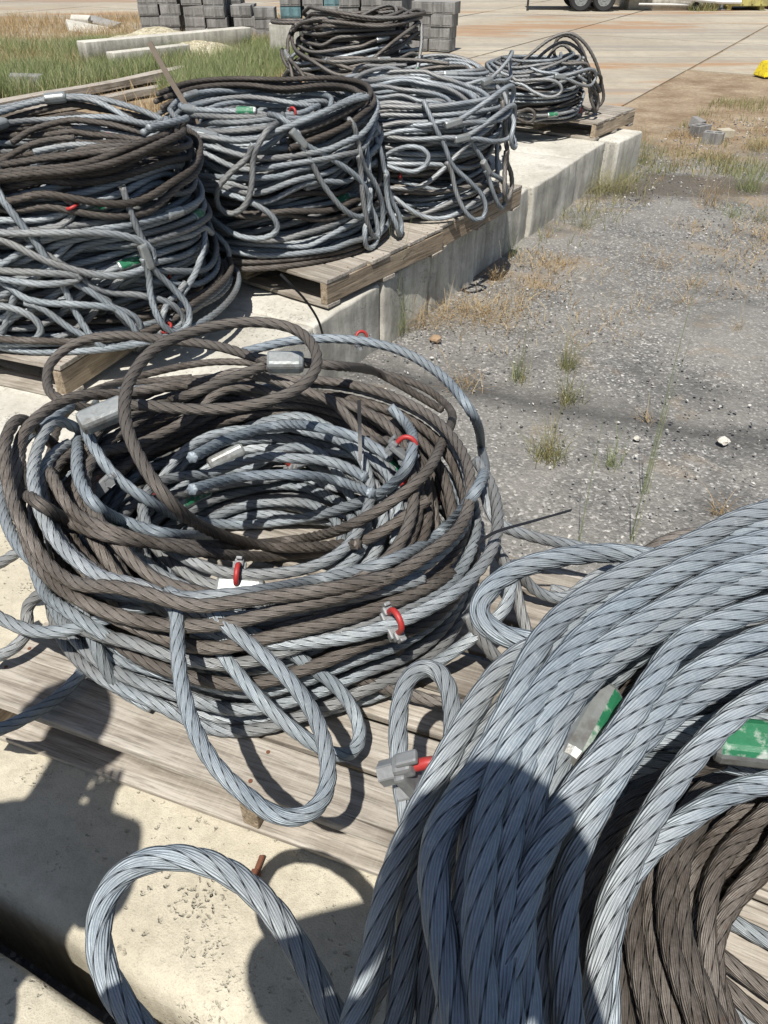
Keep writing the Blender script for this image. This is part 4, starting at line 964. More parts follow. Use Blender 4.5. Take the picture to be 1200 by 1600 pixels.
RB = [
 ('outermost pale rope of the big sweep at the right foreground', [(1290, 770), (1200, 797), (1150, 813), (1096, 842), (1033, 872), (971, 901), (908, 938), (862, 980), (833, 1022), (812, 1072), (779, 1147), (745, 1210), (705, 1262), (680, 1310), (676, 1375), (691, 1469), (717, 1600), (735, 1700)], 0.84, 0.84, 0.76),
 ('second pale rope from the outside of the big sweep', [(1290, 795), (1200, 819), (1150, 837), (1096, 862), (1030, 895), (965, 930), (905, 972), (862, 1020), (832, 1075), (800, 1130), (772, 1180), (752, 1240), (742, 1300), (733, 1375), (722, 1450), (712, 1530), (700, 1620), (695, 1700)], 0.825, 0.825, 0.74),
 ('third pale rope of the big sweep, crossing the photographer shadow', [(1290, 815), (1200, 842), (1117, 867), (1054, 897), (992, 934), (933, 976), (893, 1016), (865, 1053), (838, 1092), (810, 1138), (788, 1185), (772, 1235), (758, 1300), (750, 1375), (744, 1450), (748, 1530), (765, 1620), (775, 1700)], 0.84, 0.84, 0.77),
 ('fourth pale rope of the big sweep', [(1290, 845), (1200, 872), (1117, 905), (1054, 942), (992, 980), (946, 1013), (904, 1045), (869, 1086), (841, 1132), (820, 1178), (804, 1234), (796, 1300), (785, 1375), (781, 1450), (796, 1600), (806, 1700)], 0.835, 0.835, 0.76),
 ('fifth pale rope of the big sweep, left of the green painted ferrule', [(1290, 872), (1200, 901), (1117, 934), (1054, 967), (1000, 1001), (958, 1030), (917, 1063), (884, 1105), (859, 1151), (843, 1198), (832, 1238), (830, 1290), (822, 1340), (815, 1412), (811, 1487), (826, 1600), (834, 1700)], 0.82, 0.82, 0.74),
 ('sixth pale rope of the big sweep, right of the green painted ferrule', [(1290, 925), (1200, 947), (1150, 963), (1096, 984), (1054, 1013), (1027, 1055), (1002, 1092), (978, 1132), (948, 1174), (914, 1216), (884, 1258), (853, 1310), (828, 1370), (808, 1450), (790, 1530), (776, 1600), (765, 1700)], 0.81, 0.81, 0.76),
 ('seventh pale rope of the big sweep', [(1290, 965), (1200, 992), (1158, 1009), (1108, 1038), (1067, 1067), (1034, 1104), (1004, 1140), (974, 1186), (945, 1236), (918, 1288), (890, 1356), (879, 1431), (882, 1525), (890, 1610), (895, 1700)], 0.79, 0.79, 0.70),
 ('eighth pale rope of the big sweep, its lower half in shadow', [(1290, 1010), (1200, 1038), (1150, 1055), (1096, 1084), (1054, 1113), (1017, 1142), (985, 1175), (950, 1222), (920, 1275), (886, 1330), (858, 1400), (846, 1480), (850, 1560), (858, 1640), (862, 1700)], 0.765, 0.765, 0.68),
 ('lone pale rope crossing in front of the brown coil', [(1290, 1040), (1200, 1083), (1150, 1113), (1108, 1155), (1058, 1213), (1021, 1272), (988, 1335), (962, 1392), (945, 1456), (936, 1514), (928, 1600), (925, 1700)], 0.74, 0.72, 0.64),
]
for lab, p, a, b, c in RB: ringB(lab, M_PALE, hp(p, a, b, c))
# ropes tucked between and below the sweep
ringB('pale rope peeping between the second and third sweep ropes', M_PALE, hp([(1290, 830), (1180, 862), (1080, 905), (985, 960), (910, 1020), (862, 1085), (828, 1150), (800, 1220), (770, 1300), (762, 1400), (770, 1500), (792, 1600), (800, 1700)], 0.79, 0.79, 0.70))
ringB('pale rope below the fifth and sixth sweep ropes', M_GREY, hp([(1290, 900), (1180, 925), (1090, 960), (1010, 1012), (940, 1075), (890, 1150), (862, 1230), (838, 1330), (828, 1430), (836, 1530), (848, 1640), (852, 1700)], 0.745, 0.745, 0.66))
ringB('shaded grey rope low behind the fourth sweep rope', M_GREY, hp([(1290, 850), (1170, 890), (1060, 955), (960, 1030), (890, 1110), (845, 1200), (815, 1300), (790, 1400), (770, 1500), (758, 1600), (750, 1700)], 0.72, 0.72, 0.62))
ringB('rope falling steeply left of the sweep, bright below the shadow', M_PALE, hp([(1020, 905), (940, 950), (870, 990), (817, 1019), (779, 1050), (750, 1090), (721, 1140), (695, 1190), (665, 1245), (636, 1310), (612, 1370), (596, 1431), (586, 1487), (570, 1550), (545, 1620), (530, 1700)], 0.76, 0.73, 0.58))
ringB('second rope falling at the left of the sweep, mostly in shadow', M_PALE, hp([(1060, 905), (960, 965), (880, 1015), (830, 1060), (785, 1110), (745, 1165), (712, 1225), (680, 1290), (655, 1360), (640, 1440), (632, 1520), (622, 1600), (612, 1700)], 0.73, 0.71, 0.58))
ringB('third rope falling in shadow at the bottom edge', M_GREY, hp([(1060, 940), (960, 1000), (880, 1060), (800, 1140), (745, 1220), (705, 1310), (678, 1410), (668, 1500), (672, 1600), (680, 1700)], 0.70, 0.68, 0.58))
ringB('lowest rope at the far left bottom of the right foreground stack', M_GREY, hp([(1025, 930), (908, 1000), (838, 1055), (780, 1130), (733, 1220), (690, 1320), (645, 1420), (600, 1520), (555, 1600), (520, 1690)], 0.58, 0.56, 0.46))
ringB('rope in the deep shade under the sweep at the bottom edge', M_GREY, hp([(1140, 980), (1025, 1055), (930, 1140), (873, 1240), (830, 1360), (800, 1480), (745, 1620), (720, 1700)], 0.66, 0.64, 0.55))
ringB('tarnished rope seen deep between the eighth and the lone sweep rope', M_BROWN, hp([(1140, 1180), (1060, 1205), (1000, 1245), (955, 1300), (925, 1370), (912, 1450), (905, 1540), (908, 1640), (912, 1700)], 0.56, 0.54, 0.5))
# the flatter ropes crossing the hole on the right, with the green sleeves
ringB('pale rope crossing level to the green sleeve at the right edge', M_PALE, [(1340, 1190, .64), (1250, 1172, .62), (1200, 1166, .61), (1137, 1155, .59), (1075, 1150, .57), (1008, 1158, .55), (950, 1182, .52), (900, 1225, .46), (860, 1290, .42)], False,
      ferr=[dict(a=(1138, 1157, .625), b=(1245, 1168, .635), green=True, L=0.115, rad=0.0165, up=(0, -0.25, 1))], extra=[[(1340, 1150, .6), (1200, 1128, .6), (1137, 1130, .58), (1060, 1140, .56), (980, 1165, .53), (930, 1200, .50), (880, 1260, .46)]])
ringB('rope bending from the hole towards the right edge under the sleeve', M_PALE, [(1340, 1232, .56), (1200, 1205, .56), (1137, 1192, .55), (1075, 1187, .54), (992, 1198, .50), (935, 1235, .46), (895, 1290, .42), (870, 1370, .40), (860, 1450, .38), (855, 1600, .36)], False)
ringB('pale rope curving across the hole below the others', M_PALE, [(1340, 1215, .62), (1260, 1214, .62), (1200, 1223, .62), (1156, 1234, .62), (1112, 1254, .62), (1069, 1284, .61), (1025, 1318, .60), (988, 1362, .59), (962, 1420, .58), (948, 1500, .56), (950, 1600, .53), (955, 1700, .5)], False)
ringB('grey rope with the leaning green and silver ferrule in the gap of the sweep', M_GREY, [(1080, 940, .62), (1030, 980, .66), (985, 1020, .69), (955, 1058, .705), (933, 1090, .71), (905, 1142, .71), (878, 1192, .70), (850, 1260, .64), (835, 1330, .58)], False,
      ferr=[dict(a=(936, 1092, .735), b=(882, 1192, .73), green='patch', L=0.115, rad=0.0175, up=(-0.75, -0.1, 0.8))])
ringB('brown rope rising behind the leaning ferrule', M_BROWN, [(1300, 930, .5), (1150, 960, .56), (1040, 1010, .62), (1000, 1050, .66), (965, 1090, .67), (925, 1160, .65)], False)
# brown coil seen through the hole
for k, (lab, pts) in enumerate([
    ('brown rope nearest the open boards in the right foreground hole', [(1340, 1215), (1230, 1208), (1160, 1215), (1115, 1245), (1096, 1280), (1074, 1315), (1063, 1354), (1062, 1412), (1069, 1471), (1090, 1530), (1116, 1587), (1160, 1680)]),
    ('second brown rope in the right foreground hole', [(1340, 1200), (1220, 1196), (1140, 1205), (1092, 1240), (1062, 1290), (1045, 1345), (1040, 1427), (1048, 1485), (1068, 1545), (1090, 1600), (1125, 1680)]),
    ('third brown rope in the right foreground hole', [(1320, 1185), (1200, 1186), (1110, 1196), (1062, 1235), (1034, 1290), (1020, 1350), (1016, 1420), (1024, 1490), (1042, 1560), (1060, 1610), (1085, 1690)]),
    ('fourth brown rope in the right foreground hole', [(1300, 1180), (1180, 1176), (1085, 1190), (1036, 1225), (1006, 1285), (993, 1350), (988, 1412), (990, 1471), (1004, 1544), (1022, 1610), (1040, 1690)]),
    ('brown rope deepest in the shade of the right foreground hole', [(1270, 1170), (1140, 1168), (1052, 1186), (1004, 1220), (975, 1290), (964, 1370), (962, 1460), (968, 1550), (984, 1630), (1000, 1700)])]):
    ringB(lab, M_BROWN, [(x, y, 0.42-0.012*k+0.02*(k % 2)) for x, y in pts], False, rad=0.0135)
ringB('brown rope running down to the right corner over the boards', M_BROWN, [(1040, 1380, .20), (1075, 1440, .20), (1120, 1490, .20), (1180, 1535, .20), (1260, 1590, .2), (1340, 1640, .2)], False, rad=0.0135, extra=[[(1030, 1400, .19), (1070, 1475, .19), (1120, 1530, .19), (1190, 1590, .19), (1260, 1640, .19)]])
ringB('grey rope lying on the boards in the lower right corner', M_PALE, [(1030, 1350, .175), (1075, 1395, .175), (1130, 1432, .175), (1200, 1470, .175), (1320, 1530, .175)], False, rad=0.0135, extra=[[(1030, 1440, .165), (1075, 1500, .165), (1130, 1560, .165), (1190, 1620, .165)], [(1040, 1500, .17), (1090, 1570, .17), (1140, 1640, .17)]])
# eyes
ringB('pale rope eye curling out beyond the big sweep', M_PALE, [(1150, 930, .70), (1060, 880, .72), (1005, 868, .73), (937, 864, .74), (850, 876, .745), (788, 900, .745), (754, 934, .745), (746, 962, .745), (766, 985, .745), (812, 1002, .745), (865, 1003, .745), (930, 985, .74), (1000, 960, .72)], False)
ringB('pale rope eye standing beside the sweep with a bolted clip at its neck', M_PALE, [(660, 1420, .42), (646, 1330, .46), (634, 1260, .50), (624, 1190, .52), (622, 1125, .53), (632, 1072, .53), (652, 1044, .53), (680, 1042, .53), (700, 1072, .53), (708, 1125, .53), (704, 1190, .53), (694, 1260, .53), (690, 1330, .50)], False,
      clips=[dict(a=(664, 1212, .555), b=(662, 1150, .56), up=(0.9, -0.1, 0.45), r=0.0185)])
ringB('pale rope loop standing free over the cream block in the bottom left foreground', M_PALE, [(680, 1740, .52), (600, 1690, .55), (528, 1600, .58), (472, 1492, .60), (412, 1405, .61), (342, 1354, .61), (270, 1338, .61), (202, 1354, .61), (162, 1402, .60), (152, 1468, .59), (170, 1535, .58), (218, 1605, .56), (300, 1690, .54), (420, 1760, .52), (560, 1800, .5)], False)
# tangle on the pallet between the two stacks
ringB('grey rope running from the centre stack to the right behind the sweep', M_GREY, [(755, 760, .42), (775, 815, .38), (830, 838, .34), (900, 853, .30), (960, 868, .28), (1040, 900, .28), (1120, 960, .3)], False, rad=0.0135,
      extra=[[(770, 850, .36), (800, 900, .30), (815, 960, .24), (840, 1020, .19), (900, 1060, .175)], [(1010, 870, .2), (930, 900, .19), (880, 935, .18), (840, 925, .2), (800, 880, .3)], [(860, 920, .17), (930, 935, .17), (1000, 960, .18), (1100, 1000, .2)], [(730, 960, .34), (760, 1010, .28), (800, 1050, .22), (850, 1080, .18)]])
ringB('brown rope arching behind the big sweep at the gravel edge', M_BROWN, [(960, 920, .3), (1005, 866, .36), (1045, 842, .40), (1110, 832, .42), (1180, 850, .4), (1240, 900, .35)], False, rad=0.0135, extra=[[(980, 930, .3), (1020, 876, .34), (1060, 854, .37), (1120, 848, .38), (1180, 870, .36)]])

# ------------------------------------------------------------------ cable ties
def strip(name, pts, w, th, label, up=(0, 0, 1), mat=None, cat='cable tie', taper=1.0, world_pts=False):
    P = smooth_poly(resample(catmull([np.array(p) if world_pts else np.array(G(*p)) for p in pts], 8), 0.008), 2)
    T = np.gradient(P, axis=0); T /= np.linalg.norm(T, axis=1)[:, None]; U = np.array(up, float); V = []; n = len(P)
    for i in range(n):
        s_ = np.cross(T[i], U); s_ /= np.linalg.norm(s_); u = np.cross(s_, T[i]); k = 1+(taper-1)*i/(n-1)
        for a, b in ((-1, -1), (1, -1), (1, 1), (-1, 1)): V.append(P[i]+s_*a*w/2*k+u*b*th/2)
    F = [(4*i+j, 4*i+(j+1) % 4, 4*i+4+(j+1) % 4, 4*i+4+j) for i in range(n-1) for j in range(4)]+[(3, 2, 1, 0), (4*n-4, 4*n-3, 4*n-2, 4*n-1)]
    c = P.mean(axis=0); o = link(name, mesh_np(name, np.array(V)-c, F, mat or M_TIE, False)); o.location = c; tag(o, label, cat); return o
strip('cable_tie', [(745, 850, .46), (770, 833, .47), (830, 815, .50), (893, 797, .55)], 0.0075, 0.0016, 'black plastic cable tie tail poking out over the gravel from the centre stack')
strip('cable_tie', [(561, 625, .56), (562, 670, .50), (563, 720, .44)], 0.009, 0.0016, 'black plastic cable tie hanging down inside the hole of the centre stack', up=(0, -1, 0.2))
strip('cable_tie', [(438, 428, .42), (455, 445, .38), (478, 470, .30), (497, 500, .2), (504, 522, .12)], 0.009, 0.002, 'black strap tail reaching down from the tall stack to the pale block', up=(0, -1, 0.3))
strip('cable_tie', [(375, 1095, .30), (355, 1135, .28), (330, 1180, .26)], 0.007, 0.0016, 'thin black tie tail pointing down between the hanging eyes') if False else None

# ------------------------------------------------------------------ the yard's other things
def Gg(px, py): return G(px, py, GZ)
def timber(p0, p1, w, h, label, mat, name='timber_plank', cat='timber plank'):
    p0 = Vector(p0); p1 = Vector(p1); d = p1-p0; bm = bmesh.new(); n = 6
    L = d.length
    rings = []
    for i in range(n+1):
        x = -L/2+L*i/n; j = lambda: random.uniform(-.004, .004)
        rings.append([bm.verts.new((x, sy*w/2+j(), sz*h/2+j()+0.01*math.sin(i*1.3))) for sy, sz in ((-1, -1), (1, -1), (1, 1), (-1, 1))])
    for a, b in zip(rings[:-1], rings[1:]):
        for q in range(4): bm.faces.new((a[q], a[(q+1) % 4], b[(q+1) % 4], b[q]))
    bm.faces.new(rings[0]); bm.faces.new(rings[-1])
    bmesh.ops.bevel(bm, geom=[e for e in bm.edges if abs(e.verts[0].co.x-e.verts[1].co.x) > L/n*0.5], offset=min(w, h)*0.1, segments=1, affect='EDGES')
    o = link(name, bm_mesh(name, bm, mat)); o.location = (p0+p1)/2; o.rotation_euler = d.to_track_quat('X', 'Z').to_euler(); tag(o, label, cat); return o
def up(v, z): return Vector((v.x, v.y, v.z+z))
timber(up(Gg(-60, 186), .06), up(Gg(292, 121), .10), 0.20, 0.09, 'long bleached timber lying on the grass edge behind the left stacks, the upper one', M_WX)
timber(up(Gg(-30, 196), .05), up(Gg(255, 148), .07), 0.16, 0.08, 'shorter bleached timber lying in front of the long one behind the left stacks', M_WX)
timber(up(Gg(-20, 172), .0), up(Gg(4, 158), 0.62), 0.12, 0.12, 'short brown timber stub standing at the left frame edge by the grass', M_WY)
strip('steel_strap', [(-1.165, 4.45, 1.0), (-1.08, 4.37, 0.87), (-0.99, 4.30, 0.74), (-0.86, 4.22, 0.55)], 0.026, 0.012, 'dull brown flat bar leaning up out of the left stacks', up=(0, -1, 0.3), mat=M_OLDBAR, cat='steel bar', world_pts=True)
def beam(px0, px1, w, h, label):
    p0 = Gg(*px0); p1 = Gg(*px1); d = (p1-p0); d.z = 0; n = Vector((-d.y, d.x, 0)).normalized()
    c = [p0, p1, p1+n*w, p0+n*w]
    rough_block('concrete_kerb', [(q.x, q.y) for q in c], GZ-0.05, GZ+h, M_CONCW, label, None, 0.3, 0.008, 0.015)
beam((140, 106), (395, 78), 0.28, 0.36, 'long pale kerb beam lying in the tall grass, the farther one')
beam((182, 112), (300, 97), 0.22, 0.26, 'short pale kerb beam lying in the tall grass in front of the long one')
beam((424, 96), (470, 96), 0.9, 0.55, 'pale concrete cube in the grass beside the dark-topped stack')

# heap of pale chippings
def heap():
    c = Gg(250, 84); n = 40; V = []; idx = {}
    from mathutils import noise as mn
    xs = np.linspace(-1.7, 1.7, n); ys = np.linspace(-1.2, 1.2, 28)
    for x in xs:
        for y in ys:
            r = math.hypot(x/1.6, y/1.1); z = max(-0.03, 0.42*(1-r**1.3))
            z += 0.04*mn.noise((x*3, y*3, 5))*(r < 1.05)+0.015*mn.noise((x*12, y*12, 5))
            V.append((x, y, z))
    m = len(ys); F = [(i*m+j, (i+1)*m+j, (i+1)*m+j+1, i*m+j+1) for i in range(n-1) for j in range(m-1)]
    t = NT('pale_chippings'); v = t.tc.outputs['Object']; a = t.vor(v, 28, out='Color'); sc = t.node('ShaderNodeSeparateColor'); t.link(a, sc.inputs[0])
    mat = t.out(t.ramp(sc.outputs[0], [(0, (0.30, 0.26, 0.17)), (0.5, (0.46, 0.41, 0.28)), (1, (0.6, 0.56, 0.42))]), 0.95, 0, t.bump(t.vor(v, 28), 0.03, 1.0))
    o = link('chippings_heap', mesh_np('chippings_heap', V, F, mat, True)); o.location = c; tag(o, 'pale yellow heap of chippings at the far edge of the tall grass', 'heap')
heap()

# stacked blocks at the back
def block_mesh(mat):
    bm = bmesh.new()
    bx(bm, (0, 0, 0.095), (0.40, 0.36, 0.185), bev=0.008)
    bx(bm, (-0.1, -0.181, 0.095), (0.17, 0.012, 0.13), bev=0.004); bx(bm, (0.1, -0.181, 0.095), (0.17, 0.012, 0.13), bev=0.004)
    return bm_mesh('block', bm, mat)
BM_ = {'g': block_mesh(M_BLOCK), 't': block_mesh(M_BLOCKT)}
def block_stack(px, base_py, rows, label, cols=1, depth=2, rz=0.0, teal=(), skip=(), lean=0.0):
    c = Gg(px, base_py); n = 0
    for r in range(rows):
        for k in range(cols):
            for dpt in range(depth):
                if (r, k) in skip: continue
                kind = 't' if (r, k) in teal else 'g'
                o = bpy.data.objects.new('concrete_block', BM_[kind]); COL.objects.link(o)
                lx = k*0.415+random.uniform(-.03, .03)+lean*r; ly = dpt*0.39+random.uniform(-.02, .02)
                o.location = (c.x+lx*math.cos(rz)-ly*math.sin(rz), c.y+lx*math.sin(rz)+ly*math.cos(rz), GZ+0.03+r*0.19)
                o.rotation_euler = (0, 0, rz+random.uniform(-.04, .04))
                row = ('bottom', 'second', 'third', 'fourth', 'fifth', 'sixth')[r]
                col = '' if cols == 1 else (' left' if k == 0 else (' right' if k == cols-1 else ' middle'))
                tag(o, f"{'teal stained' if kind == 't' else 'grey'} block, {row} row{col},{' front,' if dpt == 0 else ' rear,'} {label}", 'block', 'blocks stacked at the back of the grass')
block_stack(240, 60, 6, 'leftmost stack by the pale heap', 2, 2, 0.06)
block_stack(310, 62, 6, 'second stack from the left', 1, 2, 0.03)
block_stack(342, 64, 6, 'third stack from the left', 1, 2, 0.04)
block_stack(286, 58, 5, 'stack set back between first and second', 1, 2, 0.02)
block_stack(366, 58, 6, 'stack set back behind the low middle one', 1, 2, 0.0)
block_stack(528, 60, 5, 'stack set back behind the paired one', 1, 2, 0.0)
block_stack(590, 62, 5, 'stack set back left of the right end', 1, 2, 0.0)
block_stack(384, 62, 3, 'low stack in the middle', 2, 2, 0.02, skip=((2, 1),))
block_stack(417, 66, 3, 'low near stack right of middle', 1, 1, -0.02)
block_stack(458, 64, 5, 'teal stack beside the dark coil', 1, 2, 0.02, teal=((2, 0), (4, 0)))
block_stack(494, 64, 5, 'paired stack behind the dark coil', 2, 2, 0.0, teal=((4, 1), (3, 1)))
block_stack(548, 66, 5, 'stack right of the dark coil', 2, 2, 0.0)
block_stack(618, 76, 5, 'right end stack upper part', 1, 2, -0.35)
block_stack(655, 80, 4, 'right end stack nearest the open yard', 2, 1, -0.40, lean=0.03)
# rubble by the heap and loose blocks on the right
def chunk(name, p, s, rz, mat, label, cat, tilt=0.0):
    bm = bmesh.new(); bx(bm, (0, 0, s[2]/2), s, bev=min(s)*0.08, jit=min(s)*0.09); o = link(name, bm_mesh(name, bm, mat)); o.location = p; o.rotation_euler = (tilt, tilt*0.6, rz); tag(o, label, cat); return o
chunk('concrete_slab', Gg(140, 52), (0.9, 0.5, 0.10), 0.5, M_CONCW, 'tilted pale slab piece of the rubble at the back left', 'rubble', 0.35)
chunk('concrete_slab', Gg(160, 44), (0.9, 0.35, 0.14), -0.5, M_BLOCK, 'grey slab piece of the rubble at the back left', 'rubble', 0.2)
chunk('concrete_slab', Gg(128, 46), (0.4, 0.4, 0.25), 0.2, M_CONCW, 'small pale lump of the rubble at the back left', 'rubble', 0.1)
chunk('concrete_block', Gg(46, 142), (0.42, 0.25, 0.2), 0.2, M_BLOCK, 'dark grey block half hidden in the grass near the left edge', 'block')
def hollow_block(p, rz, label, tilt=0.0):
    bm = bmesh.new(); L, W, H, t = 0.20, 0.13, 0.12, 0.025
    bx(bm, (0, W/2-t/2, H/2), (L, t, H), bev=.004); bx(bm, (0, -W/2+t/2, H/2), (L, t, H), bev=.004)
    for x in (-L/2+t/2, 0, L/2-t/2): bx(bm, (x, 0, H/2), (t, W-2*t+0.002, H-0.004), bev=.003)
    o = link('cinder_block', bm_mesh('cinder_block', bm, M_BLOCK)); o.location = p; o.rotation_euler = (tilt, 0, rz); tag(o, label, 'block')
hollow_block(up(Gg(1092, 212), -.01), 0.6, 'grey cinder block, farther of the loose ones beside the gravel')
hollow_block(up(Gg(1112, 224), -.01), -0.5, 'grey cinder block, nearest of the loose ones beside the gravel')
chunk('concrete_block', up(Gg(1086, 200), 0), (0.17, 0.12, 0.10), 0.9, M_BLOCK, 'broken grey block piece leaning on the loose cinder blocks', 'block', 0.25)
chunk('stone', Gg(1131, 214), (0.16, 0.12, 0.08), 0.3, M_CONC, 'pale flat stone right of the loose cinder blocks', 'stone')
def stone(p, r, mat, label):
    bm = bmesh.new(); bmesh.ops.create_icosphere(bm, subdivisions=2, radius=r)
    from mathutils import noise as mn
    for v in bm.verts: v.co *= 1+0.35*mn.noise(v.co*(1.6/r)+Vector(p)); v.co.z *= 0.6
    o = link('stone', bm_mesh('stone', bm, mat, False)); o.location = up(Vector(p), r*0.3); tag(o, label, 'stone')
M_TAN = simple('tan_stone', (0.30, 0.21, 0.13), 0.9, var=0.3, scale=20, bump=0.004)
stone(Gg(681, 532), 0.035, M_TAN, 'tan stone on the soil just beyond the centre stack')
stone(Gg(1130, 691), 0.026, M_CONCW, 'pale stone on the gravel near the right edge')
stone(Gg(995, 686), 0.016, M_CONCW, 'small pale stone on the gravel, left of the larger pale one')
bm = bmesh.new(); cyl(bm, (0, 0, 0.008), (0.034, 0.004, 0.010), 0.0055, seg=10); cyl(bm, (-0.006, 0, 0.008), (0.004, 0, 0.008), 0.010, seg=6)
o = link('rusty_bolt', bm_mesh('rusty_bolt', bm, M_RUST)); o.location = G(400, 1368, 0.002); o.rotation_euler = (0, 0, 1.2); tag(o, 'small rusty bolt on the cream block inside the free standing rope loop shadow', 'bolt')
stone(Gg(830, 268), 0.03, M_CONCW, 'pale stone at the foot of the long block row') if False else None

# loose stones over the gravel: nobody could count them
def pebbles():
    n = 9000; k = 0; V = []; F = []
    base = np.array([(1, 0, 0), (-1, 0, 0), (0, 1, 0), (0, -1, 0), (0, 0, 1), (0, 0, -1)], float)
    tri = np.array([(0, 2, 4), (2, 1, 4), (1, 3, 4), (3, 0, 4), (2, 0, 5), (1, 2, 5), (3, 1, 5), (0, 3, 5)])
    mi = []
    while k < n:
        y = 1.6+8.5*random.random()**1.3; x = random.uniform(-1.5, 6.0)
        edge = (x-RE0.x)*0.866-(y-RE0.y)*0.5
        if y > 1.8 and edge < 0.05: continue
        r = random.choice((0.004, 0.005, 0.006, 0.007, 0.009))*(1+0.08*y)
        M = np.array(Matrix.Rotation(random.uniform(0, 6), 3, (random.random(), random.random(), 1)))
        P = (base*np.array([r, r*random.uniform(.6, 1), r*random.uniform(.4, .8)])*rng.uniform(.75, 1.2, (6, 1)))@M.T+np.array([x, y, GZ+r*0.2+0.004])
        V.append(P); F.append(tri+6*k); mi += [0 if random.random() < 0.8 else 1]*8; k += 1
    t = NT('gravel_stone'); oi = t.n.new('ShaderNodeNewGeometry')
    m1 = t.out(t.ramp(oi.outputs['Random Per Island'], [(0, (0.08, 0.08, 0.08)), (0.6, (0.2, 0.2, 0.2)), (1, (0.34, 0.33, 0.31))]), 0.85)
    m2 = simple('white_gravel_stone', (0.5, 0.49, 0.46), 0.8)
    o = link('loose_gravel', mesh_np('loose_gravel', np.vstack(V), np.vstack(F), [m1, m2], False, matidx=mi)); tag(o, 'grey and white loose stones strewn over the gravel yard', 'gravel', kind='stuff')
pebbles()

# ------------------------------------------------------------------ grass
def grass_mat(name, c0, c1, c2):
    t = NT(name); g = t.n.new('ShaderNodeNewGeometry')
    col = t.ramp(g.outputs['Random Per Island'], [(0.0, c0), (0.5, c1), (1.0, c2)])
    t.b.inputs['Roughness'].default_value = 0.7
    t.link(col, t.b.inputs['Base Color'])
    tr = t.n.new('ShaderNodeBsdfTranslucent'); mx = t.n.new('ShaderNodeMixShader'); mx.inputs[0].default_value = 0.35
    t.link(col, tr.inputs[0]); t.link(t.b.outputs[0], mx.inputs[1]); t.link(tr.outputs[0], mx.inputs[2]); t.link(mx.outputs[0], t.n['Material Output'].inputs[0])
    return t.m
M_GG = grass_mat('green_grass', (0.14, 0.21, 0.065), (0.27, 0.32, 0.13), (0.50, 0.48, 0.29))
M_GM = grass_mat('mixed_grass', (0.13, 0.17, 0.055), (0.29, 0.27, 0.12), (0.45, 0.38, 0.20))
M_GD = grass_mat('dry_grass', (0.30, 0.20, 0.085), (0.46, 0.33, 0.17), (0.56, 0.47, 0.29))
def blades(P, H, W, lean, seg=3):
    """vectorised blades: P (n,3) roots, H heights, W widths, lean horizontal reach"""
    n = len(P); a = rng.uniform(0, 2*math.pi, n); dx, dy = np.cos(a), np.sin(a); b = rng.uniform(0, 2*math.pi, n); wx, wy = np.cos(b), np.sin(b)
    V = np.zeros((n, 2*seg+1, 3))
    for k in range(seg):
        f = k/seg; w = W*(1-f*0.75)/2
        cx = P[:, 0]+dx*lean*f**1.8; cy = P[:, 1]+dy*lean*f**1.8; cz = P[:, 2]+H*(f-0.12*f*f)
        V[:, 2*k] = np.stack([cx-wx*w, cy-wy*w, cz], 1); V[:, 2*k+1] = np.stack([cx+wx*w, cy+wy*w, cz], 1)
    V[:, 2*seg] = np.stack([P[:, 0]+dx*lean, P[:, 1]+dy*lean, P[:, 2]+H*0.88], 1)
    tris = []
    for k in range(seg-1): tris += [(2*k, 2*k+1, 2*k+3), (2*k, 2*k+3, 2*k+2)]
    tris.append((2*seg-2, 2*seg-1, 2*seg))
    F = (np.array(tris)[None]+(np.arange(n)*(2*seg+1))[:, None, None]).reshape(-1, 3)
    return V.reshape(-1, 3), F
def field(name, n, region, h, w, mat, label, dens=None, lean=0.12):
    P = []
    from mathutils import noise as mn
    while len(P) < n:
        px = random.uniform(region[0], region[2]); py = region[1]+(region[3]-region[1])*random.random()
        # sample on the ground, in metres
        a = Gg(region[0], region[3]); b = Gg(region[2], region[1])
        x = random.uniform(min(a.x, Gg(region[0], region[1]).x), max(b.x, Gg(region[2], region[3]).x)); y = random.uniform(a.y, b.y)
        d = mn.noise((x*0.5, y*0.5, 3))+0.5*mn.noise((x*2, y*2, 8))
        if dens is not None and random.random() > dens(x, y, d): continue
        P.append((x, y, GZ))
    P = np.array(P); k = rng.uniform(0.45, 1.0, len(P))
    V, F = blades(P, h*k, np.full(len(P), w)*rng.uniform(.7, 1.3, len(P)), lean*rng.uniform(0.2, 1.4, len(P)))
    o = link(name, mesh_np(name, V, F, mat, True)); tag(o, label, 'grass', kind='stuff'); return o
def edge_d(x, y): return (x-RE0.x)*0.866-(y-RE0.y)*0.5
def dens_tall(x, y, d):
    if edge_d(x, y) > -2.2 and y < 9.3: return 0
    if x > -1.2+(y-10)*0.06 or y < (11.1+(x+4.8)*1.45 if x < -3 else 11.4): return 0
    if y > 16.8: return 0
    if 13.6 < y < 15.4 and -6.5 < x < -2.6 and random.random() < 0.72: return 0
    g = 1.0 if x > -5.6+(y-11)*0.0 else 0.35
    return max(0, min(1, g*(0.62+1.6*d)))
field('tall_grass', 52000, (-60, 55, 500, 185), 0.36, 0.010, M_GG, 'tall green grass behind the left stacks', dens_tall)
def dens_dry(x, y, d):
    if edge_d(x, y) > -2.2 and y < 9.3: return 0
    if x > -0.6: return 0
    return max(0, min(1, (0.6+d)*(1.0 if (x < -5.0 or y > 16.5) else 0.5)*(0.15 if y < 11.1+(x+4.8)*1.45 and x < -3 else 1)))
field('dry_grass', 30000, (-60, 30, 500, 190), 0.28, 0.010, M_GD, 'straw coloured short grass behind the left stacks', dens_dry, 0.14)
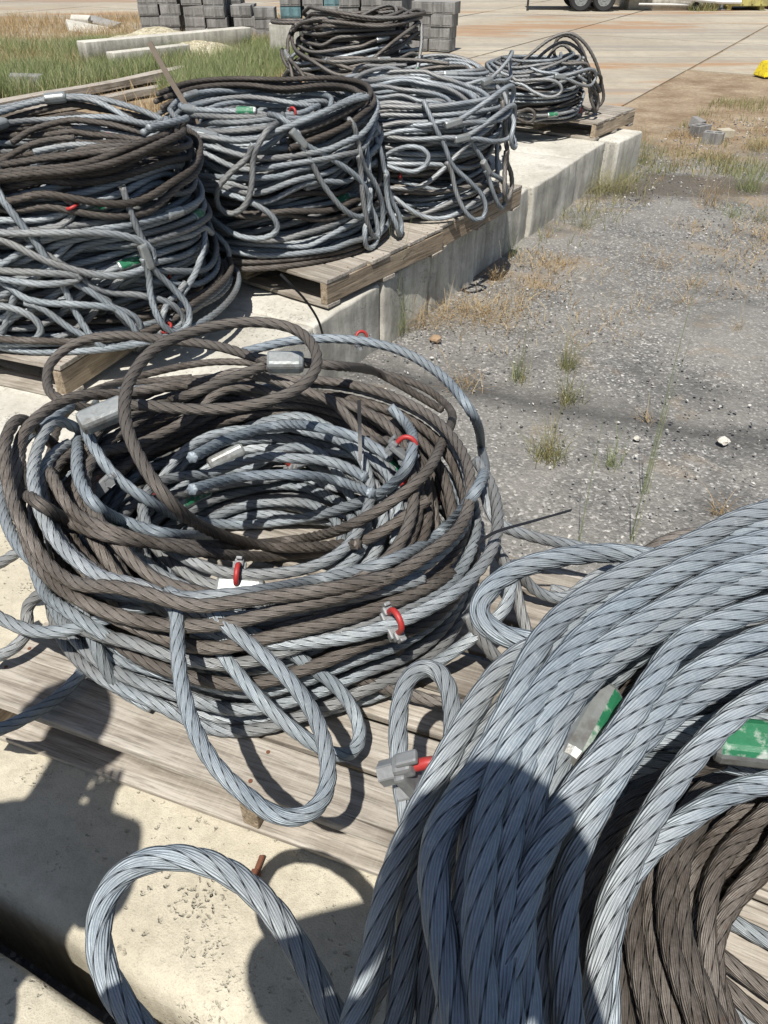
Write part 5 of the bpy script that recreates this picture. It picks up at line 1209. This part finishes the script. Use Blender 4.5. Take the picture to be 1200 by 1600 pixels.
def dens_side(x, y, d):
    e = edge_d(x, y)
    if e < 0.05 or x > 7: return 0
    a = max(0, min(1, 1.2*(d-0.15)))
    near = 1 if e < 0.5 and y > 4.3 else 0.0
    return a*(1.0 if y > 7.2 else 0.10)+0.25*near*max(0, d)
field('sparse_grass', 5200, (600, 150, 1260, 560), 0.075, 0.005, M_GD, 'thin dry grass creeping over the soil edge right of the blocks', dens_side, 0.07)
field('sparse_weeds', 3200, (600, 160, 1260, 520), 0.13, 0.006, M_GM, 'thin green weeds in the soil edge right of the blocks', lambda x, y, d: dens_side(x, y, -d*1.2+0.1), 0.05)

def tuft_mesh(n, h, spread, mat, seeds=0):
    P = np.column_stack([rng.normal(0, spread*0.35, n), rng.normal(0, spread*0.35, n), np.full(n, -0.005)])
    V, F = blades(P, h*rng.uniform(0.3, 1.0, n), np.full(n, 0.0026)*rng.uniform(.7, 1.4, n), spread*rng.uniform(0.3, 1.6, n), 4)
    if seeds:
        Q = np.column_stack([rng.normal(0, spread*0.2, seeds), rng.normal(0, spread*0.2, seeds), np.zeros(seeds)])
        V2, F2 = blades(Q, h*rng.uniform(1.3, 2.3, seeds), np.full(seeds, 0.0028), spread*rng.uniform(0.3, 1.4, seeds), 4)
        F = np.vstack([F, F2+len(V)]); V = np.vstack([V, V2])
    return mesh_np('grass_tuft', V, F, mat, True)
TUFTS = [(886, 578, 90, .16, .07, 'm', 6, 'green grass tuft on the gravel, upper of a close pair'), (886, 628, 80, .14, .07, 'm', 5, 'yellowish grass tuft on the gravel, lower of a close pair'),
 (855, 716, 130, .15, .085, 'm', 8, 'largest grass tuft with fanned pale stems, nearest the centre stack'), (955, 727, 45, .10, .05, 'g', 4, 'small green grass tuft right of the largest one'),
 (806, 592, 40, .12, .045, 'g', 3, 'thin green tuft on the grey gravel just right of the centre stack top'), (988, 846, 6, .34, .03, 'g', 3, 'single tall green stalk leaning over the gravel behind the sweep'),
 (776, 436, 90, .09, .07, 'd', 0, 'orange dry tuft on the gravel by the block shadow'), (911, 360, 80, .13, .10, 'm', 4, 'brownish grass tuft alone in the middle of the gravel'),
 (857, 372, 30, .10, .04, 'd', 1, 'thin straw tuft at the gravel near the long row'), (925, 303, 160, .20, .22, 'm', 6, 'broad brown green tuft at the foot of the last blocks'),
 (965, 300, 160, .20, .22, 'm', 6, 'broad green tuft beside the bare end of the blocks'), (1000, 255, 120, .22, .16, 'm', 5, 'leggy tuft beside the last turned block'),
 (1168, 300, 150, .30, .16, 'g', 8, 'tall bright green tuft at the right frame edge'), (1107, 322, 70, .22, .14, 'd', 3, 'straw coloured tuft left of the bright green one'),
 (1147, 338, 50, .12, .12, 'g', 2, 'low green tuft below the tall bright one'), (1196, 345, 60, .14, .12, 'm', 2, 'green tuft cut by the right frame edge'),
 (618, 520, 110, .30, .09, 'g', 10, 'dark green tuft against the pale block corner'), (655, 508, 120, .13, .16, 'd', 4, 'yellow dry tuft beside the pale block corner'),
 (790, 372, 60, .22, .06, 'g', 5, 'green tuft growing against the long row of blocks'), (800, 400, 30, .16, .05, 'g', 3, 'thin tuft in the shadow edge of the long row'),
 (1066, 478, 60, .08, .09, 'd', 0, 'rusty dry tuft on the gravel at the right middle'), (1150, 520, 30, .09, .06, 'd', 2, 'small dry tuft near the right frame edge'),
 (700, 490, 140, .09, .26, 'd', 4, 'flattened dry grass patch on the soil right of the block corner'), (770, 500, 140, .10, .24, 'd', 4, 'flattened brown grass patch farther right on the soil'),
 (1128, 806, 50, .07, .06, 'd', 0, 'orange dry tuft right behind the big sweep'), (1010, 655, 30, .05, .05, 'd', 1, 'tiny straw tuft on the gravel below the dark strip') ,
 (20, 930, 90, .34, .10, 'm', 5, 'yellow green tuft in the gap left of the centre stack'), (48, 905, 70, .28, .08, 'm', 3, 'tuft squeezed between pale block and centre pallet'),
 (668, 450, 60, .16, .07, 'g', 5, 'green weed in the block shadow below the pallet joint'), (742, 408, 40, .14, .06, 'm', 4, 'thin weed at the shadow end beside the long row'), (850, 330, 70, .12, .10, 'd', 3, 'dry tuft close to the foot of the long row'), (1030, 420, 50, .09, .12, 'd', 2, 'flat straw tuft on the gravel right of centre'), (1085, 450, 50, .08, .10, 'd', 2, 'flat straw tuft nearer the right edge of the gravel'), (1000, 232, 90, .2, .2, 'm', 4, 'scruffy tuft past the last turned block'), (1120, 250, 90, .2, .2, 'd', 4, 'straw tuft below the loose cinder blocks'), (1180, 235, 110, .22, .25, 'm', 5, 'wide tuft at the right frame edge near the dirt'), (812, 600, 20, .2, .05, 'm', 5, 'sparse leggy stems right of the centre stack top'), (1006, 770, 5, .4, .03, 'g', 4, 'tall single stalk with a bent tip on the gravel'),
 (845, 245, 90, .2, .15, 'm', 4, 'tuft behind the far end of the row') , (1060, 260, 60, .2, .15, 'd', 3, 'dry tuft beside the loose cinder blocks'),
 (720, 605, 70, .08, .12, 'd', 3, 'yellowed tuft close behind the right shoulder of the centre stack'), (905, 850, 4, .25, .02, 'g', 1, 'lone thin green stalk just above the loose rope eye')]
for px, py, n, h, sp, c, sd_, lab in TUFTS:
    if lab.startswith('tuft behind the far end'): continue
    o = link('grass_tuft', tuft_mesh(int(n*1.05), h*1.45, sp*1.15, {'g': M_GG, 'm': M_GM, 'd': M_GD}[c], sd_)); o.location = Gg(px, py); tag(o, lab, 'grass tuft', 'weed tufts on the gravel')

# ------------------------------------------------------------------ far side of the yard
def trailer():
    c = Gg(905, 19); root = empty('trailer', (c.x, c.y, GZ+0.018), R_(-4)); tag(root, 'flat white trailer with a drawbar and jockey wheel at the top of the frame', 'trailer')
    r = 0.30
    def wheel(x, y):
        bm = bmesh.new()
        prof = [(0.62, -0.085), (0.9, -0.10), (1.0, -0.07), (1.0, 0.07), (0.9, 0.10), (0.62, 0.085)]; S = 36; rings = []
        for q in range(S):
            a = q*2*math.pi/S; rings.append([bm.verts.new((math.cos(a)*r*k, w, math.sin(a)*r*k)) for k, w in prof])
        for q in range(S):
            A, B = rings[q], rings[(q+1) % S]
            for k in range(len(prof)): bm.faces.new((A[k], A[(k+1) % len(prof)], B[(k+1) % len(prof)], B[k]))
        w = link('wheel', bm_mesh('wheel', bm, M_RUBBER), root); w.location = (x, y, r)
        bm = bmesh.new(); cyl(bm, (0, -0.07, 0), (0, 0.07, 0), r*0.60, seg=28); cyl(bm, (0, -0.085, 0), (0, -0.06, 0), r*0.2, seg=12)
        for q in range(6): a = q*math.pi/3; cyl(bm, (math.cos(a)*r*.38, -0.08, math.sin(a)*r*.38), (math.cos(a)*r*.38, -0.065, math.sin(a)*r*.38), r*0.09, seg=8)
        link('rim', bm_mesh('rim', bm, M_FERR), w)
    wheel(0, 0); wheel(0.62, 0); wheel(0, 1.5); wheel(0.62, 1.5)
    bm = bmesh.new(); bx(bm, (0.3, 0.75, 0.66), (3.4, 1.3, 0.10), bev=.01); bx(bm, (0.3, 0.12, 0.55), (3.4, 0.08, 0.12)); bx(bm, (0.3, 1.38, 0.55), (3.4, 0.08, 0.12))
    for x in (-1.2, -0.3, 0.9, 1.8): bx(bm, (x, 0.75, 0.57), (0.07, 1.2, 0.08))
    link('bed', bm_mesh('bed', bm, M_WHITEP), root)
    bm = bmesh.new(); cyl(bm, (0.9, 0.15, 0.42), (3.9, 0.45, 0.20), 0.05, seg=8); cyl(bm, (0.9, 1.35, 0.42), (3.9, 0.55, 0.20), 0.05, seg=8); cyl(bm, (3.8, 0.5, 0.2), (4.4, 0.5, 0.2), 0.05, seg=8); cyl(bm, (1.6, 0.2, 0.16), (3.0, 0.4, 0.14), 0.025, seg=8); link('drawbar', bm_mesh('drawbar', bm, M_WHITEP), root)
    bm = bmesh.new(); cyl(bm, (3.2, 0.45, 0.1), (3.2, 0.45, 0.95), 0.04, seg=10); jw = link('jockey_leg', bm_mesh('jockey_leg', bm, M_DARKST), root)
    bm = bmesh.new(); cyl(bm, (3.2, 0.40, 0.10), (3.2, 0.50, 0.10), 0.10, seg=18); link('jockey_wheel', bm_mesh('jockey_wheel', bm, M_RUBBER), jw)
    bm = bmesh.new(); bx(bm, (0.3, -0.02, 0.63), (1.5, 0.24, 0.02)); link('mudguard', bm_mesh('mudguard', bm, M_WHITEP), root)
    bm = bmesh.new(); cyl(bm, (-1.4, 0.1, 0.0), (-1.4, 0.1, 0.6), 0.03, seg=8); link('prop_stand', bm_mesh('prop_stand', bm, M_DARKST), root)
trailer()
c = Gg(1035, 16)
rough_block('concrete_slab', [(c.x-1.0, c.y-0.1), (c.x+1.0, c.y-0.3), (c.x+1.2, c.y+1.9), (c.x-0.9, c.y+2.0)], GZ+0.02, GZ+0.28, M_CONCW, 'pale thick slab lying beyond the trailer drawbar', None, 0.4, 0.008, 0.02)
c = Gg(1165, 18); bm = bmesh.new()
bx(bm, (0, 0, 0.65), (1.15, 1.2, 1.1), bev=0.02)
for q in (-0.38, -0.13, 0.13, 0.38): bx(bm, (q, -0.61, 0.65), (0.05, 0.03, 1.0), bev=0.006)
for q in (-0.45, 0.45): bx(bm, (q, 0, 0.06), (0.12, 1.1, 0.1))
o = link('steel_bin', bm_mesh('steel_bin', bm, M_OLIVE)); o.location = (c.x, c.y+0.6, GZ+0.02); tag(o, 'faded yellow steel bin at the top right corner', 'bin')
bm = bmesh.new(); bx(bm, (0, 0, 0.7), (1.0, 1.0, 1.2), bev=0.03); bx(bm, (0, -0.52, 0.5), (0.9, 0.04, 0.08)); bx(bm, (0, -0.52, 0.9), (0.9, 0.04, 0.08))
for q in (-0.4, 0.4): bx(bm, (q, 0, 0.05), (0.1, 0.9, 0.1))
o = link('steel_cabinet', bm_mesh('steel_cabinet', bm, M_MAROON)); o.location = (c.x+1.25, c.y+0.7, GZ+0.02); tag(o, 'maroon steel cabinet right of the faded yellow bin', 'cabinet')
bm = bmesh.new(); cyl(bm, (0, 0, 0), (0, 0, 1.3), 0.06, seg=12); bx(bm, (0, 0, 0.02), (0.3, 0.3, 0.03)); o = link('steel_post', bm_mesh('steel_post', bm, M_CLIP)); o.location = (Gg(1125, 17).x, Gg(1125, 17).y, GZ+0.02); tag(o, 'grey steel post left of the faded yellow bin', 'post')
bm = bmesh.new(); bx(bm, (0, 0, 0.8), (4.5, 0.2, 1.6), bev=0.02); o = link('concrete_wall', bm_mesh('concrete_wall', bm, M_BLOCK)); c = Gg(1075, 8); o.location = (c.x-1.4, c.y+2.0, GZ); tag(o, 'grey low wall behind the weeds at the top right', 'wall')
V, F = blades(np.column_stack([rng.uniform(Gg(1075, 18).x, Gg(1120, 18).x, 700), rng.uniform(Gg(1085, 19).y, Gg(1085, 12).y, 700), np.full(700, GZ)]), rng.uniform(.1, .35, 700), np.full(700, .02), rng.uniform(.03, .15, 700))
o = link('weed_clump', mesh_np('weed_clump', V, F, M_GM)); tag(o, 'green weeds at the foot of the grey wall, top right', 'weeds')
# yellow barrier foot at the right edge
c = Gg(1204, 121); bm = bmesh.new()
b0 = [(-.22, -.16), (.22, -.16), (.22, .16), (-.22, .16)]; vb = [bm.verts.new((x, y, 0)) for x, y in b0]; vt = [bm.verts.new((x*0.72, y*0.7, 0.2)) for x, y in b0]
bm.faces.new(vb); bm.faces.new(vt)
for k in range(4): bm.faces.new((vb[k], vb[(k+1) % 4], vt[(k+1) % 4], vt[k]))
bmesh.ops.bevel(bm, geom=list(bm.edges), offset=0.015, segments=2, affect='EDGES')
root = empty('barrier_post', (c.x, c.y, GZ+0.02), 0.2); tag(root, 'black post on a yellow foot cut by the right frame edge', 'barrier post')
link('foot', bm_mesh('foot', bm, M_YEL), root)
bm = bmesh.new(); cyl(bm, (0.03, 0, 0.2), (0.09, 0, 0.75), 0.035, seg=12); link('post', bm_mesh('post', bm, M_DARKST), root)

# ------------------------------------------------------------------ the two people whose shadows fall across the foreground
M_SKIN = simple('skin', (0.42, 0.24, 0.16), 0.5, 0, 0.08, 20); M_SHIRT = simple('navy_cloth', (0.03, 0.045, 0.09), 0.9, 0, 0.2, 60); M_SHIRT2 = simple('orange_cloth', (0.5, 0.16, 0.03), 0.9, 0, 0.15, 60)
M_TROU = simple('khaki_cloth', (0.16, 0.13, 0.09), 0.9, 0, 0.2, 60); M_HAIR = simple('dark_hair', (0.03, 0.02, 0.015), 0.7, 0, 0.3, 90); M_EYE = simple('eye_dark', (0.02, 0.015, 0.01), 0.2)
def skin_mesh(name, J, E, mat, root=0, sub=2):
    me = bpy.data.meshes.new(name); me.from_pydata([j[:3] for j in J], E, []); o = bpy.data.objects.new(name, me); COL.objects.link(o)
    m = o.modifiers.new('s', 'SKIN'); m.use_smooth_shade = True; o.modifiers.new('d', 'SUBSURF').levels = sub
    sv = me.skin_vertices[0].data
    for i, j in enumerate(J):
        r = j[3]; sv[i].radius = (r, r) if not isinstance(r, tuple) else r; sv[i].use_root = (i == root)
    dg = bpy.context.evaluated_depsgraph_get(); dg.update(); ev = bpy.data.meshes.new_from_object(o.evaluated_get(dg))
    bpy.data.objects.remove(o); ev.materials.clear(); ev.materials.append(mat)
    for p in ev.polygons: p.use_smooth = True
    return ev
def person(x, y, z, label, hands, head, shirt, lean=0.0, sx=0.19):
    """hands: ((x,y,z) elbow, wrist, palm direction) for left and right, in world metres; head: centre"""
    V3 = lambda p: Vector(p)
    hc = V3(head); neck = V3((x+(hc.x-x)*0.5, y+(hc.y-y)*0.4, z+1.42)); chest = V3((x, y, z+1.25)); waist = V3((x, y-0.01, z+1.02)); pel = V3((x, y-0.02, z+0.90))
    J = []; E = []
    def add(p, r, par=None):
        J.append((p[0], p[1], p[2], r)); i = len(J)-1
        if par is not None: E.append((par, i))
        return i
    ip = add(pel, (0.125, 0.09)); iw = add(waist, (0.105, 0.075), ip); ic = add(chest, (0.12, 0.08), iw); inn = add(V3((neck.x, neck.y, z+1.40)), 0.062, ic)
    f = (hc-neck).normalized(); ih = add(hc-Vector((0, 0, 0.06))+Vector((0, .02, 0)), 0.066, inn); ih2 = add(hc+Vector((0, 0, 0.02)), 0.088, ih); add(hc+Vector((0, -0.005, 0.085)), 0.062, ih2)
    add(hc+Vector((0, 0.095, -0.005)), 0.017, ih2)
    for s_, (elb, wr, pd) in zip((-1, 1), hands):
        sh = V3((x+s_*sx, y, z+1.36)); i1 = add(sh, 0.05, ic); i2 = add(elb, 0.043, i1); i3 = add(wr, 0.028, i2)
        pd = V3(pd).normalized(); pal = V3(wr)+pd*0.055; i4 = add(pal, (0.034, 0.020), i3)
        side = pd.cross(Vector((0, 1, 0.2))).normalized()
        for q, (off, L) in enumerate(((-0.027, .070), (-0.009, .080), (0.009, .075), (0.027, .060))):
            b = pal+pd*0.035+side*off; k1 = add(b, 0.009, i4); k2 = add(b+pd*L*0.5+Vector((0, 0.006, 0)), 0.0085, k1); add(b+pd*L*0.8+Vector((0, -0.018, 0))*1.0, 0.007, k2)
        t0 = pal-side*s_*-0.03; k1 = add(t0+pd*0.0-side*(-s_)*0.012, 0.010, i4); add(t0+pd*0.03-side*(-s_)*0.028, 0.009, k1)
    for s_ in (-1, 1):
        h = V3((x+s_*0.09, y-0.02, z+0.84)); i1 = add(h, 0.085, ip); i2 = add((x+s_*0.11, y+0.01, z+0.48), 0.056, i1); i3 = add((x+s_*0.12, y-0.02, z+0.09), 0.038, i2); add((x+s_*0.13, y+0.13, z+0.035), 0.032, i3)
    root = link('person', skin_mesh('person', J, E, M_SKIN)); tag(root, label, 'person')
    # clothes follow the same skeleton, a little larger
    Js = [(*waist, (0.145, 0.11)), (*chest, (0.172, 0.122)), (neck.x, neck.y, z+1.385, 0.075), (pel.x, pel.y, pel.z, (0.158, 0.125))]; Es = [(3, 0), (0, 1), (1, 2)]
    for s_, (elb, wr, pd) in zip((-1, 1), hands):
        sh = V3((x+s_*sx, y, z+1.36)); mid = sh.lerp(V3(elb), 0.9); Js.append((*sh, 0.073)); Js.append((*mid, 0.060)); n = len(Js); Es += [(1, n-2), (n-2, n-1)]
    link('shirt', skin_mesh('shirt', Js, Es, shirt, 3), root)
    Jt = [(pel.x, pel.y, pel.z+0.06, (0.15, 0.115)), (pel.x, pel.y, pel.z-0.02, (0.155, 0.12))]; Et = [(0, 1)]
    for s_ in (-1, 1):
        n = len(Jt); Jt += [(x+s_*0.09, y-0.02, z+0.82, 0.098), (x+s_*0.11, y+0.01, z+0.48, 0.072), (x+s_*0.12, y-0.02, z+0.10, 0.062)]; Et += [(1, n), (n, n+1), (n+1, n+2)]
    link('trousers', skin_mesh('trousers', Jt, Et, M_TROU, 0), root)
    bm = bmesh.new(); bmesh.ops.create_uvsphere(bm, u_segments=24, v_segments=14, radius=0.103)
    for v in bm.verts:
        v.co.z *= 1.1; v.co.y *= 1.08
    bmesh.ops.delete(bm, geom=[v for v in bm.verts if v.co.z < -0.02+max(0, v.co.y)*0.9], context='VERTS')
    hr = link('hair', bm_mesh('hair', bm, M_HAIR, True), root); hr.location = hc+Vector((0, -0.012, 0.035))
    for s_ in (-1, 1):
        bm = bmesh.new(); bmesh.ops.create_uvsphere(bm, u_segments=12, v_segments=8, radius=0.011); e = link('eye', bm_mesh('eye', bm, M_EYE, True), root); e.location = hc+Vector((s_*0.032, 0.082, 0.012))
        bm = bmesh.new(); bmesh.ops.create_uvsphere(bm, u_segments=12, v_segments=8, radius=0.028)
        for v in bm.verts: v.co.x *= 0.35; v.co.y *= 0.6
        e = link('ear', bm_mesh('ear', bm, M_SKIN, True), root); e.location = hc+Vector((s_*0.088, -0.005, 0.0))
        bm = bmesh.new(); bx(bm, (0, 0.05, 0), (0.095, 0.27, 0.085), bev=0.03); e = link('boot', bm_mesh('boot', bm, M_DARKST), root); e.location = (x+s_*0.125, y, z+0.045)
    return root
person(-0.14, -0.20, 0.0, 'person in navy shirt holding up a phone at the near end of the blocks',
       [((-0.35, -0.02, 1.16), (-0.115, -0.05, 1.36), (0.1, 0.12, 1)), ((0.10, -0.06, 1.18), (0.075, -0.045, 1.36), (-0.12, 0.1, 1))], (-0.02, -0.125, 1.605), M_SHIRT)
person(-0.89, 0.06, 0.0, 'person in orange shirt standing to the left with one arm raised to the face',
       [((-1.18, 0.10, 1.10), (-1.12, 0.24, 0.92), (0, 0.3, -1)), ((-0.68, 0.05, 1.12), (-0.76, 0.16, 1.34), (-0.1, 0.05, 1))], (-0.86, 0.19, 1.60), M_SHIRT2)
# the phone: the picture is taken through its lens, in its top right corner
bm = bmesh.new(); bx(bm, (-0.022, -0.062, 0.012), (0.074, 0.150, 0.008), bev=0.0035)
ph = link('phone', bm_mesh('phone', bm, M_DARKST)); ph.matrix_world = cam.matrix_basis.copy(); tag(ph, 'black phone held upright in the hands of the person in navy', 'phone')
